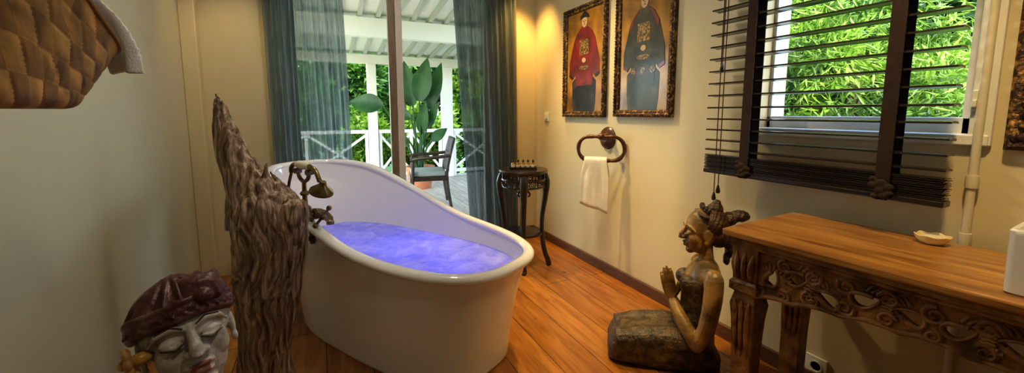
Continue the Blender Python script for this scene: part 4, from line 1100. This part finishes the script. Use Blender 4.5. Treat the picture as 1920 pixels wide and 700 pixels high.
for (px, py, tx, ty, wd) in ((786, 190, 800, 108, .16), (774, 198, 756, 114, .14), (718, 198, 652, 190, .16), (804, 204, 826, 116, .13), (770, 222, 735, 205, .10), (800, 240, 820, 195, .09), (765, 262, 722, 262, .09), (810, 264, 838, 240, .09), (790, 250, 796, 190, .10)):
    bs_ = atd(px, py, dpt + random.uniform(-.15, .1)); tp_ = atd(tx, ty, dpt + random.uniform(-.2, .05))
    b = B(); q = P0 + Vector((random.uniform(-.04, .04), random.uniform(-.04, .04), 0)); mid = (q * .5 + bs_ * .5) + Vector((0, 0, .1))
    tube(b, cr([q, mid, bs_], 6), [.018, .018, .017, .016, .016, .015, .015, .014, .014, .013, .012, .011, .010], 8); paddle(b, bs_, tp_, wd, -FWD + Vector((0, 0, .3)))
    obj('leaf', b, M_paddle, pl, ang=70, recalc=False)

# veranda chair
vc = onZ(806, 384, -.02)
ch = thing('veranda_chair', 'dark wooden armchair with pale cushion on the veranda', 'chair', vc, math.radians(170))
for sx in (-1, 1):
    for sy in (-1, 1):
        b = B()
        if sx > 0: tube(b, [(.23, sy * .25, 0), (.22, sy * .25, .42), (.21, sy * .26, .64)], [.018, .022, .02], 8)
        else: tube(b, cr([(-.26, sy * .23, 0), (-.21, sy * .23, .40), (-.25, sy * .23, .66), (-.31, sy * .23, .90)], 5), .02, 8)
        obj('leg', b, M_chair, ch, local=True)
b = B(); box(b, -.23, .25, -.26, .26, .36, .41); obj('seat', b, M_chair, ch, local=True, bevel=.008, ang=0)
b = B(); box(b, -.20, .24, -.23, .23, .41, .48); obj('cushion', b, M_cush, ch, local=True, bevel=.02, ang=40)
b = B()
for z, x in ((.50, -.225), (.70, -.26), (.88, -.305)): bar(b, (x, -.23, z), (x, .23, z), .03, .05)
for k in range(9): y = -.19 + k * .0475; tube(b, cr([(-.225, y, .50), (-.26, y, .70), (-.305, y, .88)], 4), .018, 6)
obj('backrest', b, M_chair, ch, local=True)
for sy in (-1, 1):
    b = B(); tube(b, cr([(-.26, sy * .24, .68), (-.05, sy * .27, .66), (.15, sy * .275, .65), (.25, sy * .27, .63)], 5), .022, 8); obj('armrest', b, M_chair, ch, local=True)

# garden
b = B(); box(b, -14, 22, -6, 30, -.9, -.6); struct('lawn', b, M_lawn, 'green garden ground beyond the house', 'lawn', ang=0)
def leaves(cl, n, ln, wd, droop=0.0, rnd=None):
    rnd = rnd or random; V = []; Fc = []
    for i in range(n):
        c, r = cl[rnd.randrange(len(cl))]
        while True:
            p = Vector((rnd.uniform(-1, 1), rnd.uniform(-1, 1), rnd.uniform(-1, 1)))
            if .35 < p.length < 1: break
        o = p.normalized(); q = Vector((c[0] + p.x * r[0], c[1] + p.y * r[1], c[2] + p.z * r[2]))
        d = (o + Vector((rnd.gauss(0, .6), rnd.gauss(0, .6), rnd.gauss(0, .5) - droop))).normalized()
        s = d.cross(Vector((rnd.gauss(0, 1), rnd.gauss(0, 1), rnd.gauss(0, 1) + 1.2))).normalized()
        l = ln * rnd.uniform(.6, 1.3); w = wd * rnd.uniform(.7, 1.2); nn = d.cross(s) * w * .3; k = len(V)
        V += [q, q + d * l * .45 + s * w + nn, q + d * l - nn, q + d * l * .45 - s * w + nn]; Fc.append((k, k + 1, k + 2, k + 3))
    me = bpy.data.meshes.new('foliage'); me.from_pydata([tuple(v) for v in V], [], Fc); return me
def tree(name, x, y, zc, rx, ry, rz, n, ln, wd, m, label, cat, nclump=16, droop=0, seed=1):
    rd = random.Random(seed); gz = -.6
    t = thing(name, label, cat, (x, y, gz))
    cl = [((x, y, zc), (rx * .6, ry * .6, rz * .6))]
    for k in range(nclump):
        a = rd.uniform(0, 2 * PI); e = rd.uniform(-.9, .95); q = math.sqrt(1 - e * e)
        cl.append(((x + rx * .72 * q * cos(a), y + ry * .72 * q * sin(a), zc + rz * .72 * e), (rx * rd.uniform(.25, .42), ry * rd.uniform(.25, .42), rz * rd.uniform(.2, .36))))
    obj('foliage', leaves(cl, n, ln, wd, droop, rd), m, t, ang=0)
    b = B(); tube(b, cr([(x, y, gz), (x + .05, y, (gz + zc) / 2), (x, y, zc + rz * .3)], 5), [.10] * 6 + [.05] * 5, 8)
    for k in range(1, 7): c = cl[k][0]; tube(b, [(x, y, zc - rz * .3), ((x + c[0]) / 2, (y + c[1]) / 2, (zc + c[2]) / 2), c], [.05, .035, .012], 6)
    obj('trunk', b, M_bark, t)
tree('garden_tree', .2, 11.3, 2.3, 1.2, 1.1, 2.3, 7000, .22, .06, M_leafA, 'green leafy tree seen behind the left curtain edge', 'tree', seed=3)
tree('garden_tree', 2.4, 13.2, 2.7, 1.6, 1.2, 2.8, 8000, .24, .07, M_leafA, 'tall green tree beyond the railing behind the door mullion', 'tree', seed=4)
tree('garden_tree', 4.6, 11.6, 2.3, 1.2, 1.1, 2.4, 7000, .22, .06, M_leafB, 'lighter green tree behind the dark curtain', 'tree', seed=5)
tree('garden_shrub', .95, 9.4, .35, .68, .6, 1.05, 5000, .15, .04, M_leafB, 'sunny shrub just outside railing left of the slender post', 'shrub', seed=6)
tree('garden_shrub', 2.35, 9.3, .45, .62, .6, 1.25, 5500, .15, .045, M_leafB, 'sunny yellow green shrub outside railing behind the potted plant', 'shrub', seed=7)
tree('garden_shrub', 3.8, 9.5, .3, .66, .6, 1.0, 4500, .15, .04, M_leafA, 'deep green shrub outside railing behind the dark curtain', 'shrub', seed=8)
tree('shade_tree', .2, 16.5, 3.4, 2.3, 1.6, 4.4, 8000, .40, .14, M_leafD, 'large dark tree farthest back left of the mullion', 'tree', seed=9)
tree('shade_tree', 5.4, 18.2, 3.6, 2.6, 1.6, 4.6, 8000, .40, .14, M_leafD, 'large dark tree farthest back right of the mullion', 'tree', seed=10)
tree('conifer_shrub', 4.3, 2.0, 1.2, .95, .9, 1.4, 17000, .12, .011, M_leafC, 'bright green feathery conifer right outside the window', 'shrub', nclump=48, droop=.3, seed=11)
tree('conifer_shrub', 5.2, 3.9, 1.4, .9, .85, 1.7, 10000, .15, .015, M_leafA, 'deeper green conifer beside the bright one outside window', 'shrub', nclump=26, droop=.3, seed=12)
tree('shade_tree', 8.5, 4.3, 2.8, 2.0, 3.0, 3.8, 9000, .36, .12, M_leafD, 'dark tree far behind the conifers outside the window', 'tree', seed=13)

# ------------------------------------------------------------------ light
wd_ = bpy.data.worlds.new('sky'); S.world = wd_; wd_.use_nodes = True
n = wd_.node_tree.nodes; l = wd_.node_tree.links; bg = n['Background']
sk_ = n.new('ShaderNodeTexSky'); sk_.sky_type = 'NISHITA'; sk_.sun_disc = False; sk_.sun_elevation = math.radians(50); sk_.sun_rotation = math.radians(215); sk_.air_density = 1; sk_.dust_density = 2
l.new(sk_.outputs[0], bg.inputs['Color']); bg.inputs['Strength'].default_value = 1.7
def light(kind, name, loc, e, col, size=.1, target=None, **k):
    d = bpy.data.lights.new(name, kind); d.energy = e; d.color = col
    o = bpy.data.objects.new(name, d); COL.objects.link(o); o.location = loc
    if kind == 'AREA': d.size = size
    elif kind in ('POINT', 'SPOT'): d.shadow_soft_size = size
    for a, v in k.items(): setattr(d, a, v)
    if target is not None: o.rotation_euler = (Vector(target) - Vector(loc)).to_track_quat('-Z', 'Y').to_euler()
    return o
light('SUN', 'sun', (0, 0, 9), 5.2, (1, .95, .86), target=(5.2, 5.0, 1.0), angle=.01)
WARM = (1, .71, .32)
light('POINT', 'ceiling_lamp', (.45, 1.75, 2.45), 18, (1, .91, .74), .06)
light('SPOT', 'portrait_spot', (1.05, 2.95, 2.5), 110, WARM, .03, target=(1.9, 2.25, .7), spot_size=1.3, spot_blend=.9)
light('SPOT', 'corner_spot', (1.62, 3.2, 2.5), 85, (1, .56, .14), .04, target=(1.8, 3.5, .8), spot_size=1.2, spot_blend=.8)
light('SPOT', 'left_corner_spot', (-.45, 3.0, 2.5), 16, (1, .72, .34), .04, target=(-.6, 3.5, 1.0), spot_size=1.1, spot_blend=.9)
light('SPOT', 'table_spot', (1.2, .35, 2.5), 85, WARM, .05, target=(1.55, .9, .8), spot_size=1.2, spot_blend=.8)
light('SPOT', 'floor_spot', (1.35, 1.9, 2.5), 105, WARM, .05, target=(1.35, 2.1, 0), spot_size=.9, spot_blend=.7)
light('SPOT', 'tub_spot', (.1, 2.75, 2.5), 30, (1, .95, .86), .05, target=(.15, 2.55, .5), spot_size=.9, spot_blend=.8)
light('SPOT', 'bust_spot', (.35, .35, 2.5), 22, (1, .86, .66), .05, target=(-.25, 1.5, .7), spot_size=.7, spot_blend=.8)
for x, y, e in ((-.10, -.10, 1.35), (-.5, .02, .5)):
    light('POINT', 'tub_light', TM @ Vector((x, y, .32)), e, (.16, .12, 1.0), .04)
light('POINT', 'tub_light', TM @ Vector((.30, .1, .30)), .35, (.2, .2, 1.0), .05)
